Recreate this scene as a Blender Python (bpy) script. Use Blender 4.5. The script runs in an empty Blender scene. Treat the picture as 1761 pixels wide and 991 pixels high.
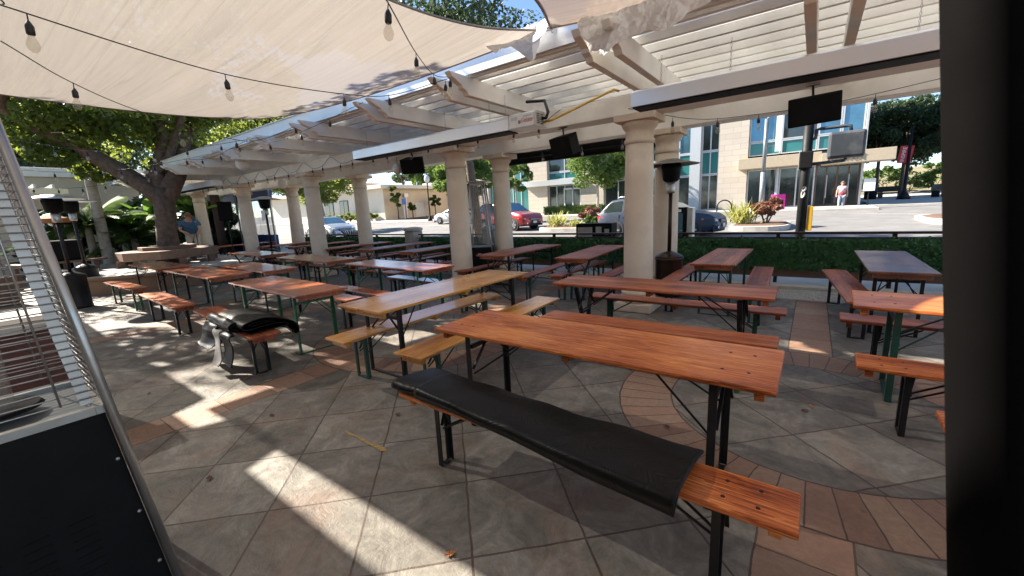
import bpy, bmesh, math, random
from mathutils import Vector, Matrix, noise

# ------------------------------------------------------------------ scene, camera, light
S = bpy.context.scene
COL = S.collection
R = math.radians
S.view_settings.view_transform = 'Standard'
S.view_settings.look = 'None'
S.view_settings.gamma = 1.0
S.view_settings.use_curve_mapping = False
S.view_settings.exposure = 2.05

cam_d = bpy.data.cameras.new('camera')
cam = bpy.data.objects.new('camera', cam_d)
COL.objects.link(cam)
FPX, YAW, PITCH, ROLL = 702.01, 0.63579, 0.19127, -0.04855
_cy, _sy, _cp, _sp = math.cos(YAW), math.sin(YAW), math.cos(PITCH), math.sin(PITCH)
_f = Vector((-_sy * _cp, _cy * _cp, -_sp)); _r = Vector((_cy, _sy, 0)); _u = _r.cross(_f)
_r2 = math.cos(ROLL) * _r + math.sin(ROLL) * _u
_u2 = -math.sin(ROLL) * _r + math.cos(ROLL) * _u
cam.matrix_world = Matrix(((_r2.x, _u2.x, -_f.x, 0), (_r2.y, _u2.y, -_f.y, 0), (_r2.z, _u2.z, -_f.z, 1.63), (0, 0, 0, 1)))
cam_d.sensor_width = 36.0
cam_d.lens = FPX / 1761 * 36
cam_d.clip_start = 0.02
cam_d.clip_end = 2000
cam_d.dof.use_dof = True
cam_d.dof.focus_distance = 5.0
cam_d.dof.aperture_fstop = 9.0
S.camera = cam

SUN_EL, SUN_DIR = R(36), (0.975, 0.222)      # direction the light travels over the ground
w = bpy.data.worlds.new('World'); S.world = w; w.use_nodes = True
nt = w.node_tree
sky = nt.nodes.new('ShaderNodeTexSky'); sky.sky_type = 'NISHITA'; sky.sun_disc = False
sky.sun_elevation = SUN_EL
sky.sun_rotation = math.atan2(-SUN_DIR[0], -SUN_DIR[1])
sky.air_density = 1.0; sky.dust_density = 0.1; sky.ozone_density = 2.5; sky.altitude = 1800
bg = nt.nodes['Background']; bg.inputs['Strength'].default_value = 0.07
nt.links.new(sky.outputs[0], bg.inputs[0])
sl = bpy.data.lights.new('sun', 'SUN'); sl.energy = 5.0; sl.angle = R(0.55); sl.color = (1, 0.91, 0.79)
so = bpy.data.objects.new('sun', sl); COL.objects.link(so)
_d = Vector((SUN_DIR[0] * math.cos(SUN_EL), SUN_DIR[1] * math.cos(SUN_EL), -math.sin(SUN_EL)))
so.rotation_euler = _d.to_track_quat('-Z', 'Y').to_euler()
so.location = (-20, -5, 25)
S.cycles.max_bounces = 7; S.cycles.transparent_max_bounces = 12
S.cycles.diffuse_bounces = 4; S.cycles.glossy_bounces = 3; S.cycles.transmission_bounces = 4
S.cycles.caustics_reflective = False; S.cycles.caustics_refractive = False
S.cycles.sample_clamp_indirect = 4.0
try:
    S.cycles.use_denoising = True
except Exception:
    pass

rnd = random.Random(7)

# ------------------------------------------------------------------ materials
class NT:
    """tiny helper to write node maths as expressions"""
    def __init__(s, name):
        s.m = bpy.data.materials.new(name); s.m.use_nodes = True
        s.t = s.m.node_tree; s.t.nodes.clear()
        s.out = s.t.nodes.new('ShaderNodeOutputMaterial')
    def n(s, typ, **kw):
        nd = s.t.nodes.new(typ)
        for k, v in kw.items(): setattr(nd, k, v)
        return nd
    def set(s, sock, v):
        if isinstance(v, bpy.types.NodeSocket): s.t.links.new(v, sock)
        elif isinstance(v, (tuple, list)) and len(v) == 3 and sock.type == 'RGBA': sock.default_value = (*v, 1)
        else: sock.default_value = v
    def math(s, op, a, b=0.0, c=0.0):
        nd = s.n('ShaderNodeMath', operation=op)
        for i, v in enumerate((a, b, c)): s.set(nd.inputs[i], v)
        return nd.outputs[0]
    def mix(s, f, a, b, blend='MIX'):
        nd = s.n('ShaderNodeMix', data_type='RGBA', blend_type=blend)
        s.set(nd.inputs[0], f); s.set(nd.inputs[6], a); s.set(nd.inputs[7], b)
        return nd.outputs[2]
    def noise(s, vec, scale=5, detail=4, rough=0.55, dist=0.0):
        nd = s.n('ShaderNodeTexNoise'); s.set(nd.inputs['Vector'], vec)
        nd.inputs['Scale'].default_value = scale; nd.inputs['Detail'].default_value = detail
        nd.inputs['Roughness'].default_value = rough; nd.inputs['Distortion'].default_value = dist
        return nd.outputs[0]
    def coords(s, which='Object'):
        return s.n('ShaderNodeTexCoord').outputs[which]
    def mapping(s, vec, scale=(1, 1, 1), rot=(0, 0, 0), loc=(0, 0, 0)):
        nd = s.n('ShaderNodeMapping'); s.set(nd.inputs[0], vec)
        s.set(nd.inputs[1], loc); nd.inputs[2].default_value = rot; nd.inputs[3].default_value = scale
        return nd.outputs[0]
    def ramp(s, f, stops):
        nd = s.n('ShaderNodeValToRGB'); s.set(nd.inputs[0], f)
        e = nd.color_ramp.elements
        while len(e) < len(stops): e.new(0.5)
        for el, (p, c) in zip(e, stops):
            el.position = p; el.color = (*c, 1) if len(c) == 3 else c
        return nd.outputs[0]
    def bump(s, h, strength=0.3, dist=0.01):
        nd = s.n('ShaderNodeBump'); s.set(nd.inputs['Height'], h)
        nd.inputs['Strength'].default_value = strength; nd.inputs['Distance'].default_value = dist
        return nd.outputs[0]
    def bsdf(s, color, rough=0.6, metal=0.0, normal=None, spec=0.5, coat=0.0, **kw):
        nd = s.n('ShaderNodeBsdfPrincipled')
        s.set(nd.inputs['Base Color'], color); s.set(nd.inputs['Roughness'], rough)
        nd.inputs['Metallic'].default_value = metal; nd.inputs['Specular IOR Level'].default_value = spec
        nd.inputs['Coat Weight'].default_value = coat
        if coat: nd.inputs['Coat Roughness'].default_value = kw.get('coat_rough', 0.15)
        if normal is not None: s.set(nd.inputs['Normal'], normal)
        return nd.outputs[0]
    def finish(s, sh):
        s.t.links.new(sh, s.out.inputs['Surface']); return s.m
    def rand(s):
        return s.n('ShaderNodeObjectInfo').outputs['Random']

def plain(name, col, rough=0.6, metal=0.0, var=0.18, scale=6.0, bump=0.0, bscale=40, spec=0.5, coat=0.0, stain=None):
    t = NT(name)
    v = t.coords()
    a = t.noise(v, scale, 5)
    c = t.mix(t.math('MULTIPLY_ADD', a, 2.0, -0.5), tuple(x * (1 - var) for x in col), tuple(min(1, x * (1 + var)) for x in col))
    if stain:
        k = t.ramp(t.noise(v, scale * 0.35, 6, 0.65), [(0.48, (0, 0, 0)), (0.7, (1, 1, 1))])
        c = t.mix(t.math('MULTIPLY', k, stain[1]), c, stain[0])
    nm = t.bump(t.noise(v, bscale, 4), bump, 0.004) if bump else None
    rr = t.math('MULTIPLY_ADD', t.noise(v, scale * 2.3, 3), 0.25, rough - 0.12)
    return t.finish(t.bsdf(c, rr, metal, nm, spec, coat))

def wood(name, dark, mid, light, rough=0.32, coat=0.35, worn=None, spec=0.5):
    t = NT(name)
    v = t.coords()
    off = t.math('MULTIPLY', t.rand(), 37.0)
    cb = t.n('ShaderNodeCombineXYZ'); t.set(cb.inputs[0], off); t.set(cb.inputs[1], off); t.set(cb.inputs[2], 0.0)
    ad = t.n('ShaderNodeVectorMath', operation='ADD'); t.set(ad.inputs[0], v); t.set(ad.inputs[1], cb.outputs[0])
    p = ad.outputs[0]
    g1 = t.noise(t.mapping(p, (1.5, 20, 20)), 2.4, 8, 0.72, 1.6)      # long grain
    g2 = t.noise(t.mapping(p, (2.0, 90, 60)), 2.0, 3, 0.5)            # fine fibres
    g3 = t.noise(t.mapping(p, (0.8, 1.6, 1)), 1.5, 3)                 # broad tone
    # planks: six boards over the width, each its own tone
    sp = t.n('ShaderNodeSeparateXYZ'); t.set(sp.inputs[0], v)
    bd = t.math('MULTIPLY', sp.outputs[1], 9.0)
    wn = t.n('ShaderNodeTexWhiteNoise', noise_dimensions='2D')
    c2 = t.n('ShaderNodeCombineXYZ'); t.set(c2.inputs[0], t.math('FLOOR', bd)); t.set(c2.inputs[1], off)
    t.set(wn.inputs['Vector'], c2.outputs[0])
    f = t.math('ADD', t.math('MULTIPLY', g1, 0.75), t.math('ADD', t.math('MULTIPLY', g2, 0.3), t.math('MULTIPLY_ADD', wn.outputs[0], 0.16, -0.1)))
    f = t.math('ADD', f, t.math('MULTIPLY_ADD', g3, 0.4, -0.2))
    col = t.ramp(f, [(0.38, dark), (0.5, mid), (0.66, light)])
    sc_ = t.ramp(t.noise(t.mapping(p, (3.5, 26, 20), rot=(0, 0, 0.05)), 2.0, 4, 0.6), [(0.66, (0, 0, 0)), (0.70, (1, 1, 1))])
    col = t.mix(t.math('MULTIPLY', sc_, 0.35), col, tuple(min(1, x * 1.7) for x in light))
    # knots
    vo = t.n('ShaderNodeTexVoronoi'); t.set(vo.inputs['Vector'], t.mapping(p, (2.0, 5.5, 1))); vo.inputs['Scale'].default_value = 1.0
    kn = t.ramp(vo.outputs['Distance'], [(0.03, (1, 1, 1)), (0.10, (0, 0, 0))])
    col = t.mix(t.math('MULTIPLY', kn, 0.65), col, tuple(x * 0.35 for x in dark))
    if worn:
        k = t.ramp(t.noise(t.mapping(p, (1, 2.5, 1)), 2.4, 6, 0.7), [(0.5, (0, 0, 0)), (0.66, (1, 1, 1))])
        col = t.mix(t.math('MULTIPLY', k, worn[1]), col, worn[0])
    nm = t.bump(t.math('ADD', g1, t.math('MULTIPLY', g2, 0.5)), 0.25, 0.003)
    rr = t.math('MULTIPLY_ADD', t.noise(p, 3.0, 4), 0.25, rough - 0.1)
    return t.finish(t.bsdf(col, rr, 0, nm, spec, coat, coat_rough=0.12))

def leafmat(name, a, b, trans=0.35, tcol=None):
    t = NT(name)
    g = t.n('ShaderNodeNewGeometry')
    v = t.coords()
    n1 = t.noise(v, 1.1, 2); n2 = t.n('ShaderNodeTexWhiteNoise', noise_dimensions='1D')
    t.set(n2.inputs['W'], t.math('MULTIPLY', g.outputs['Random Per Island'], 991.0))
    f = t.math('ADD', t.math('MULTIPLY', n1, 0.5), t.math('MULTIPLY_ADD', n2.outputs[0], 0.7, -0.1))
    c = t.mix(f, a, b)
    d = t.bsdf(c, 0.5, 0, None, 0.4)
    tr = t.n('ShaderNodeBsdfTranslucent')
    t.set(tr.inputs[0], t.mix(0.5, c, tcol or tuple(min(1, x * 2.2) for x in b)))
    mx = t.n('ShaderNodeMixShader'); mx.inputs[0].default_value = trans
    t.set(mx.inputs[1], d); t.set(mx.inputs[2], tr.outputs[0])
    return t.finish(mx.outputs[0])

def sailmat(name, col, transp, transl):
    t = NT(name)
    v = t.coords()
    streak = t.noise(t.mapping(v, (0.5, 16, 1)), 1.6, 4, 0.6, 0.25)
    broad = t.noise(t.mapping(v, (0.3, 2.2, 1)), 1.3, 3)
    wv = t.n('ShaderNodeTexWave', wave_type='BANDS', bands_direction='Y'); t.set(wv.inputs['Vector'], v)
    wv.inputs['Scale'].default_value = 46; wv.inputs['Distortion'].default_value = 2.0
    wv2 = t.n('ShaderNodeTexWave', wave_type='BANDS', bands_direction='X'); t.set(wv2.inputs['Vector'], v)
    wv2.inputs['Scale'].default_value = 52; wv2.inputs['Distortion'].default_value = 2.0
    f = t.math('ADD', t.math('MULTIPLY_ADD', streak, 0.42, 0.18), t.math('MULTIPLY', broad, 0.30))
    ln = t.noise(t.mapping(v, (0.10, 6.5, 1), loc=(0, 3, 0)), 1.0, 2, 0.4, 0.1)
    line = t.ramp(ln, [(0.485, (0, 0, 0)), (0.5, (1, 1, 1)), (0.515, (0, 0, 0))])
    f = t.math('SUBTRACT', f, t.math('MULTIPLY', line, 0.12))
    spk = t.noise(v, 130, 2)
    f = t.math('ADD', f, t.math('MULTIPLY_ADD', spk, 0.3, -0.15))
    weave = t.math('MULTIPLY', wv.outputs['Fac'], wv2.outputs['Fac'])
    f = t.math('ADD', f, t.math('MULTIPLY_ADD', weave, 0.18, -0.09))
    c = t.ramp(f, [(0.30, tuple(x * 0.80 for x in col)), (0.52, col), (0.80, tuple(min(1, x * 1.08) for x in col))])
    nm = t.bump(streak, 0.25, 0.01)
    d = t.n('ShaderNodeBsdfDiffuse'); t.set(d.inputs[0], c); t.set(d.inputs['Normal'], nm)
    tl = t.n('ShaderNodeBsdfTranslucent'); t.set(tl.inputs[0], c); t.set(tl.inputs['Normal'], nm)
    m1 = t.n('ShaderNodeMixShader'); m1.inputs[0].default_value = transl
    t.set(m1.inputs[1], d.outputs[0]); t.set(m1.inputs[2], tl.outputs[0])
    tp = t.n('ShaderNodeBsdfTransparent')
    m2 = t.n('ShaderNodeMixShader'); m2.inputs[0].default_value = transp
    t.set(m2.inputs[1], m1.outputs[0]); t.set(m2.inputs[2], tp.outputs[0])
    return t.finish(m2.outputs[0])

def clearmat(name, tint, transp, rough=0.03, col=(0.8, 0.85, 0.88), wavy=False):
    t = NT(name)
    nm = None
    if wavy:
        nm = t.bump(t.noise(t.mapping(t.coords(), (3, 3, 0.6)), 3, 3), 0.5, 0.03)
    g = t.bsdf(col, rough, 0, nm, 0.7)
    tp = t.n('ShaderNodeBsdfTransparent'); t.set(tp.inputs[0], tint)
    f = transp
    if wavy:
        k = t.noise(t.mapping(t.coords(), (7, 7, 0.5)), 1.5, 4, 0.6)
        f = t.math('MULTIPLY_ADD', k, -0.55, transp + 0.2)
    mx = t.n('ShaderNodeMixShader'); t.set(mx.inputs[0], f)
    t.set(mx.inputs[1], g); t.set(mx.inputs[2], tp.outputs[0])
    return t.finish(mx.outputs[0])

def patio_mat():
    t = NT('stamped_concrete')
    v = t.coords()
    wob = t.noise(v, 7, 2)
    sp = t.n('ShaderNodeSeparateXYZ'); t.set(sp.inputs[0], v)
    x = t.math('ADD', sp.outputs[0], t.math('MULTIPLY_ADD', wob, 0.016, -0.008))
    y = t.math('ADD', sp.outputs[1], t.math('MULTIPLY_ADD', t.noise(t.mapping(v, (1, 1, 1), loc=(9, 4, 0)), 7, 2), 0.016, -0.008))
    u = t.math('WRAP', t.math('ADD', x, -0.08), 2.16, -2.16)
    cell = t.math('FLOOR', t.math('DIVIDE', t.math('ADD', x, 2.08), 4.32))
    vv = t.math('ADD', y, -3.65)
    r = t.math('SQRT', t.math('ADD', t.math('MULTIPLY', u, u), t.math('MULTIPLY', vv, vv)))
    au, av = t.math('ABSOLUTE', u), t.math('ABSOLUTE', vv)
    # masks
    out = t.math('GREATER_THAN', r, 1.40)
    ring = t.math('MULTIPLY', t.math('GREATER_THAN', r, 0.98), t.math('SUBTRACT', 1.0, out))
    band = t.math('MULTIPLY', t.math('LESS_THAN', au, 0.19), out)
    special = t.math('MAXIMUM', ring, band)
    field = t.math('SUBTRACT', 1.0, special)
    def joint(val, half):   # distance from the nearest line of a unit grid
        fr = t.math('FRACT', val)
        return t.math('LESS_THAN', t.math('MINIMUM', fr, t.math('SUBTRACT', 1.0, fr)), half)
    T = 0.565
    d1 = t.math('DIVIDE', t.math('ADD', t.math('MULTIPLY', x, 0.7071), t.math('MULTIPLY', y, 0.7071)), T)
    d2 = t.math('DIVIDE', t.math('SUBTRACT', t.math('MULTIPLY', x, 0.7071), t.math('MULTIPLY', y, 0.7071)), T)
    jf = t.math('MULTIPLY', t.math('MAXIMUM', joint(d1, 0.0105), joint(d2, 0.0105)), field)
    ang = t.math('MULTIPLY', t.math('ARCTAN2', vv, u), 52 / (2 * math.pi))
    jr = t.math('MULTIPLY', joint(ang, 0.028), ring)
    yb = t.math('DIVIDE', y, 0.40)
    jb = t.math('MULTIPLY', joint(yb, 0.007), band)
    def near(val, at, half):
        return t.math('LESS_THAN', t.math('ABSOLUTE', t.math('SUBTRACT', val, at)), half)
    je = t.math('MAXIMUM', near(r, 1.40, 0.006), near(r, 0.98, 0.006))
    je = t.math('MAXIMUM', je, t.math('MULTIPLY', near(au, 0.19, 0.005), out))
    J = t.math('MAXIMUM', t.math('MAXIMUM', jf, jr), t.math('MAXIMUM', jb, je))
    # tone of every tile
    wn = t.n('ShaderNodeTexWhiteNoise', noise_dimensions='3D')
    cb = t.n('ShaderNodeCombineXYZ')
    t.set(cb.inputs[0], t.math('FLOOR', d1)); t.set(cb.inputs[1], t.math('FLOOR', d2)); t.set(cb.inputs[2], field)
    t.set(wn.inputs['Vector'], cb.outputs[0])
    wn2 = t.n('ShaderNodeTexWhiteNoise', noise_dimensions='3D')
    cb2 = t.n('ShaderNodeCombineXYZ')
    t.set(cb2.inputs[0], t.math('MULTIPLY', t.math('FLOOR', ang), ring)); t.set(cb2.inputs[1], t.math('MULTIPLY', t.math('FLOOR', yb), band)); t.set(cb2.inputs[2], cell)
    t.set(wn2.inputs['Vector'], cb2.outputs[0])
    n_big = t.noise(v, 0.8, 4, 0.6)
    n_mid = t.noise(v, 3.6, 9, 0.72, 0.9)
    n_fine = t.noise(v, 26, 6, 0.7)
    f1 = t.math('ADD', t.math('MULTIPLY', n_mid, 0.9), t.math('MULTIPLY_ADD', wn.outputs[0], 0.13, -0.02))
    grey = t.ramp(f1, [(0.3, (0.085, 0.078, 0.066)), (0.5, (0.20, 0.188, 0.162)), (0.70, (0.36, 0.345, 0.30))])
    rust = t.ramp(t.noise(t.mapping(v, loc=(3, 1, 0)), 1.7, 6, 0.66, 0.8), [(0.5, (0, 0, 0)), (0.72, (1, 1, 1))])
    grey = t.mix(t.math('MULTIPLY', rust, 0.55), grey, (0.27, 0.16, 0.11))
    f2 = t.math('ADD', t.math('MULTIPLY', n_mid, 0.6), t.math('MULTIPLY_ADD', wn2.outputs[0], 0.34, 0.03))
    pink = t.ramp(f2, [(0.22, (0.19, 0.11, 0.075)), (0.5, (0.36, 0.215, 0.145)), (0.66, (0.38, 0.26, 0.18)), (0.85, (0.50, 0.40, 0.29))])
    col = t.mix(special, grey, pink)
    col = t.mix(t.math('MULTIPLY_ADD', n_fine, 1.3, -0.35), col, t.mix(1.0, col, (0.5, 0.48, 0.45), 'MULTIPLY'))
    dirt = t.ramp(n_big, [(0.35, (0, 0, 0)), (0.7, (1, 1, 1))])
    col = t.mix(t.math('MULTIPLY', dirt, 0.3), col, (0.12, 0.10, 0.085))
    spots = t.n('ShaderNodeTexVoronoi'); t.set(spots.inputs['Vector'], v); spots.inputs['Scale'].default_value = 2.3
    sk = t.ramp(spots.outputs['Distance'], [(0.03, (1, 1, 1)), (0.055, (0, 0, 0))])
    col = t.mix(t.math('MULTIPLY', sk, 0.45), col, (0.06, 0.05, 0.045))
    jc = t.mix(t.noise(v, 14, 3), (0.038, 0.025, 0.019), (0.10, 0.066, 0.047))
    col = t.mix(t.math('MULTIPLY', J, 0.92), col, jc)
    h = t.math('ADD', t.math('MULTIPLY', n_mid, 0.7), t.math('MULTIPLY', n_fine, 0.25))
    h = t.math('SUBTRACT', h, t.math('MULTIPLY', J, 0.5))
    nm = t.bump(h, 0.9, 0.02)
    rr = t.math('MULTIPLY_ADD', n_mid, 0.3, 0.42)
    return t.finish(t.bsdf(col, rr, 0, nm, 0.35))

M = {}
M['patio'] = patio_mat()
M['gravel'] = plain('gravel', (0.34, 0.31, 0.27), 0.9, var=0.75, scale=45, bump=1.0, bscale=60)
M['concrete'] = plain('pale_concrete', (0.42, 0.40, 0.36), 0.85, var=0.15, scale=3, bump=0.2, stain=((0.25, 0.22, 0.19), 0.4))
M['asphalt'] = plain('asphalt', (0.17, 0.165, 0.16), 0.9, var=0.22, scale=1.3, bump=0.4, bscale=90, stain=((0.11, 0.105, 0.10), 0.5))
M['soil'] = plain('bark_soil', (0.13, 0.075, 0.05), 0.95, var=0.4, scale=12, bump=0.8)
M['dry_hill'] = plain('dry_grass', (0.19, 0.16, 0.09), 0.95, var=0.4, scale=1.2, bump=0.5, stain=((0.12, 0.13, 0.05), 0.8))
M['white_line'] = plain('road_paint', (0.62, 0.60, 0.56), 0.8, var=0.2, scale=8)
M['yellow_paint'] = plain('worn_yellow_paint', (0.30, 0.205, 0.075), 0.8, var=0.4, scale=30)
M['pergola'] = plain('cream_painted_wood', (0.84, 0.80, 0.73), 0.6, var=0.08, scale=3, bump=0.15, stain=((0.52, 0.46, 0.38), 0.35))
M['roofpanel'] = None
M['fascia'] = plain('white_metal_fascia', (0.72, 0.74, 0.76), 0.35, 0.3, var=0.06, scale=2)
M['column'] = plain('cream_cast_stone', (0.68, 0.56, 0.44), 0.75, var=0.10, scale=2.2, bump=0.25, bscale=25, stain=((0.36, 0.28, 0.21), 0.7))
M['pillar'] = plain('grey_stone', (0.35, 0.32, 0.29), 0.85, var=0.2, scale=6, bump=0.4)
M['orange'] = wood('orange_varnished_pine', (0.13, 0.026, 0.007), (0.40, 0.098, 0.022), (0.64, 0.25, 0.07), 0.44, 0.08, None, 0.3)
M['gold'] = wood('golden_varnished_pine', (0.28, 0.105, 0.02), (0.52, 0.225, 0.042), (0.66, 0.34, 0.085), 0.28, 0.35)
M['redwood'] = wood('redbrown_varnished_pine', (0.12, 0.030, 0.012), (0.29, 0.080, 0.032), (0.45, 0.155, 0.07), 0.46, 0.04, None, 0.22)
M['darkwood'] = wood('dark_worn_pine', (0.075, 0.026, 0.017), (0.16, 0.052, 0.032), (0.25, 0.095, 0.055), 0.3, 0.45, worn=((0.24, 0.13, 0.09), 0.4))
M['midwood'] = wood('russet_varnished_pine', (0.15, 0.036, 0.014), (0.34, 0.085, 0.03), (0.46, 0.14, 0.05), 0.28, 0.45)
M['blackmetal'] = plain('black_painted_steel', (0.010, 0.010, 0.011), 0.42, 0.0, var=0.4, scale=20, spec=0.3, stain=((0.035, 0.022, 0.016), 0.3))
M['greenmetal'] = plain('green_painted_steel', (0.018, 0.13, 0.055), 0.42, 0.0, var=0.3, scale=20, stain=((0.05, 0.05, 0.03), 0.4))
M['darkgreenmetal'] = plain('dark_green_painted_steel', (0.012, 0.055, 0.038), 0.45, 0.0, var=0.3, scale=20)
M['bronze'] = plain('dark_bronze_steel', (0.045, 0.025, 0.018), 0.35, 0.6, var=0.2)
M['steel'] = plain('brushed_stainless', (0.42, 0.42, 0.41), 0.36, 0.9, var=0.08, scale=12)
M['alu'] = plain('bright_aluminium', (0.72, 0.72, 0.72), 0.40, 0.8, var=0.04, scale=0.6)
M['galv'] = plain('dull_galvanised_steel', (0.50, 0.49, 0.47), 0.45, 0.5, var=0.1, scale=6)
M['dullhood'] = plain('dull_brown_hood', (0.16, 0.14, 0.12), 0.5, 0.5)
M['blackbox'] = plain('black_plastic', (0.006, 0.006, 0.0065), 0.6, var=0.3, spec=0.12)
M['darkscreen'] = plain('black_grille', (0.006, 0.006, 0.0065), 0.85, var=0.3, scale=60, spec=0.2)
def _rubber():
    t = NT('black_rubber_mat'); v = t.coords()
    sw = t.noise(t.mapping(v, (1.0, 1.6, 1.0)), 2.1, 1.5, 0.35, 0.6)
    ln = t.math('PINGPONG', t.math('MULTIPLY', sw, 34.0), 0.5)
    n1 = t.noise(v, 5, 5); n2 = t.noise(v, 120, 2)
    c = t.mix(n1, (0.0022, 0.0022, 0.0022), (0.006, 0.0058, 0.0057))
    h = t.math('ADD', t.math('MULTIPLY', ln, 0.9), t.math('MULTIPLY', n2, 0.3))
    return t.finish(t.bsdf(c, t.math('MULTIPLY_ADD', n1, 0.3, 0.24), 0, t.bump(h, 0.34, 0.005), 0.16))
M['rubber'] = _rubber()
M['rubber_back'] = plain('grey_mat_backing', (0.15, 0.15, 0.15), 0.85, var=0.3, scale=30, bump=0.3)
M['sail'] = sailmat('beige_shade_cloth', (0.72, 0.655, 0.57), 0.06, 0.22)
M['sail_dark'] = sailmat('tan_shade_cloth', (0.56, 0.45, 0.36), 0.07, 0.24)
M['hem'] = plain('sail_hem', (0.30, 0.24, 0.19), 0.8)
M['cable'] = plain('black_cable', (0.012, 0.012, 0.013), 0.5)
M['bulb'] = clearmat('clear_glass_bulb', (0.97, 0.95, 0.9), 0.80, 0.05, (0.6, 0.58, 0.54))
M['paper'] = plain('white_paper_lantern', (0.74, 0.71, 0.66), 0.8, var=0.05)
M['white'] = plain('white_paint', (0.76, 0.75, 0.72), 0.5, var=0.06)
M['tarp'] = None
M['bark'] = plain('rough_dark_bark', (0.105, 0.075, 0.058), 0.95, var=0.5, scale=9, bump=1.0, bscale=22)
M['palebark'] = plain('pale_bark', (0.36, 0.33, 0.28), 0.9, var=0.3, scale=8, bump=0.6)
M['leaf'] = leafmat('oak_leaf', (0.022, 0.055, 0.014), (0.095, 0.15, 0.03), 0.48, (0.50, 0.58, 0.09))
M['leaf_bright'] = leafmat('street_tree_leaf', (0.035, 0.085, 0.020), (0.12, 0.19, 0.045), 0.4, (0.35, 0.5, 0.10))
M['leaf_dark'] = leafmat('dark_tree_leaf', (0.018, 0.042, 0.020), (0.065, 0.10, 0.040), 0.3)
M['leaf_ivy'] = leafmat('ivy_leaf', (0.008, 0.045, 0.016), (0.075, 0.20, 0.075), 0.15)
M['leaf_hedge'] = leafmat('box_hedge_leaf', (0.05, 0.10, 0.02), (0.13, 0.20, 0.045), 0.2)
M['leaf_red'] = leafmat('red_shrub_leaf', (0.14, 0.055, 0.035), (0.34, 0.16, 0.10), 0.2)
M['leaf_flax'] = leafmat('flax_leaf', (0.22, 0.24, 0.05), (0.52, 0.50, 0.17), 0.25)
M['leaf_banana'] = leafmat('banana_leaf', (0.018, 0.055, 0.018), (0.05, 0.12, 0.03), 0.4, (0.3, 0.5, 0.08))
M['leaf_fern'] = leafmat('palm_leaf', (0.03, 0.075, 0.02), (0.11, 0.17, 0.05), 0.35)
M['bark_wood'] = plain('weathered_timber', (0.17, 0.10, 0.065), 0.7, var=0.25, scale=5, bump=0.4)
M['planter'] = plain('tan_plinth', (0.26, 0.17, 0.11), 0.85, var=0.2, scale=3, bump=0.3)
M['cream_wall'] = plain('cream_stucco', (0.62, 0.56, 0.46), 0.85, var=0.06, scale=1.2, bump=0.2)
M['beige_wall'] = plain('peach_stucco', (0.60, 0.47, 0.32), 0.85, var=0.06, scale=1.0, bump=0.2)
def _lime():
    t = NT('limestone_cladding'); v = t.coords()
    b = t.n('ShaderNodeTexBrick'); t.set(b.inputs['Vector'], t.mapping(v, rot=(R(90), 0, 0)))
    b.inputs['Scale'].default_value = 1.0; b.inputs['Brick Width'].default_value = 1.1; b.inputs['Row Height'].default_value = 0.42
    b.inputs['Mortar Size'].default_value = 0.012
    b.inputs['Color1'].default_value = (0.56, 0.50, 0.42, 1); b.inputs['Color2'].default_value = (0.50, 0.44, 0.36, 1); b.inputs['Mortar'].default_value = (0.36, 0.31, 0.26, 1)
    c = t.mix(t.math('MULTIPLY', t.noise(v, 1.6, 5), 0.35), b.outputs['Color'], (0.40, 0.35, 0.29))
    return t.finish(t.bsdf(c, 0.8, 0, t.bump(b.outputs['Fac'], 0.2, -0.01)))
M['lime'] = _lime()
M['glass'] = plain('dark_window_glass', (0.025, 0.035, 0.035), 0.08, 0.0, var=0.5, scale=0.6, spec=0.9)
M['blueglass'] = plain('blue_mirror_glass', (0.10, 0.22, 0.30), 0.06, 0.55, var=0.35, scale=0.8, spec=0.9)
M['teal'] = plain('teal_spandrel_glass', (0.035, 0.17, 0.17), 0.12, 0.1, var=0.15, scale=0.8)
M['frame'] = plain('pale_grey_frame', (0.50, 0.52, 0.53), 0.4, 0.3, var=0.05)
M['brownframe'] = plain('brown_door_frame', (0.11, 0.06, 0.04), 0.5)
M['canopy'] = plain('tan_canopy', (0.42, 0.35, 0.25), 0.7, var=0.08)
M['bluecloth'] = plain('blue_vinyl', (0.012, 0.045, 0.18), 0.5, var=0.2)
M['vinyl'] = clearmat('clear_vinyl', (0.86, 0.9, 0.92), 0.48, 0.12, (0.62, 0.66, 0.68), wavy=True)
M['tyre'] = plain('tyre_rubber', (0.02, 0.02, 0.02), 0.8)
M['rim'] = plain('alloy_rim', (0.45, 0.45, 0.46), 0.35, 0.8)
M['car_red'] = plain('red_car_paint', (0.36, 0.022, 0.025), 0.3, 0.2, var=0.04, coat=0.9)
M['car_blue'] = plain('slate_blue_car_paint', (0.040, 0.055, 0.082), 0.4, 0.1, var=0.04, coat=0.2, spec=0.3)
M['car_white'] = plain('white_car_paint', (0.70, 0.71, 0.72), 0.3, 0.0, var=0.03, coat=0.9)
M['car_silver'] = plain('silver_car_paint', (0.42, 0.46, 0.52), 0.3, 0.5, var=0.03, coat=0.9)
M['cladding'] = plain('dark_bumper_plastic', (0.035, 0.038, 0.045), 0.6)
M['lamp_red'] = plain('red_lens', (0.5, 0.02, 0.02), 0.15, coat=0.6)
M['lamp_clear'] = plain('clear_lens', (0.7, 0.72, 0.74), 0.12, 0.3, coat=0.6)
M['lamp_amber'] = plain('amber_lens', (0.7, 0.2, 0.03), 0.2, coat=0.6)
M['skin'] = plain('skin', (0.50, 0.29, 0.21), 0.55, var=0.08)
M['polo'] = plain('blue_polo_cloth', (0.055, 0.16, 0.29), 0.9, var=0.1, scale=12)
M['khaki'] = plain('khaki_cloth', (0.55, 0.50, 0.40), 0.9, var=0.1, scale=10)
M['jeans'] = plain('pale_denim', (0.28, 0.34, 0.42), 0.9, var=0.15, scale=14)
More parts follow.
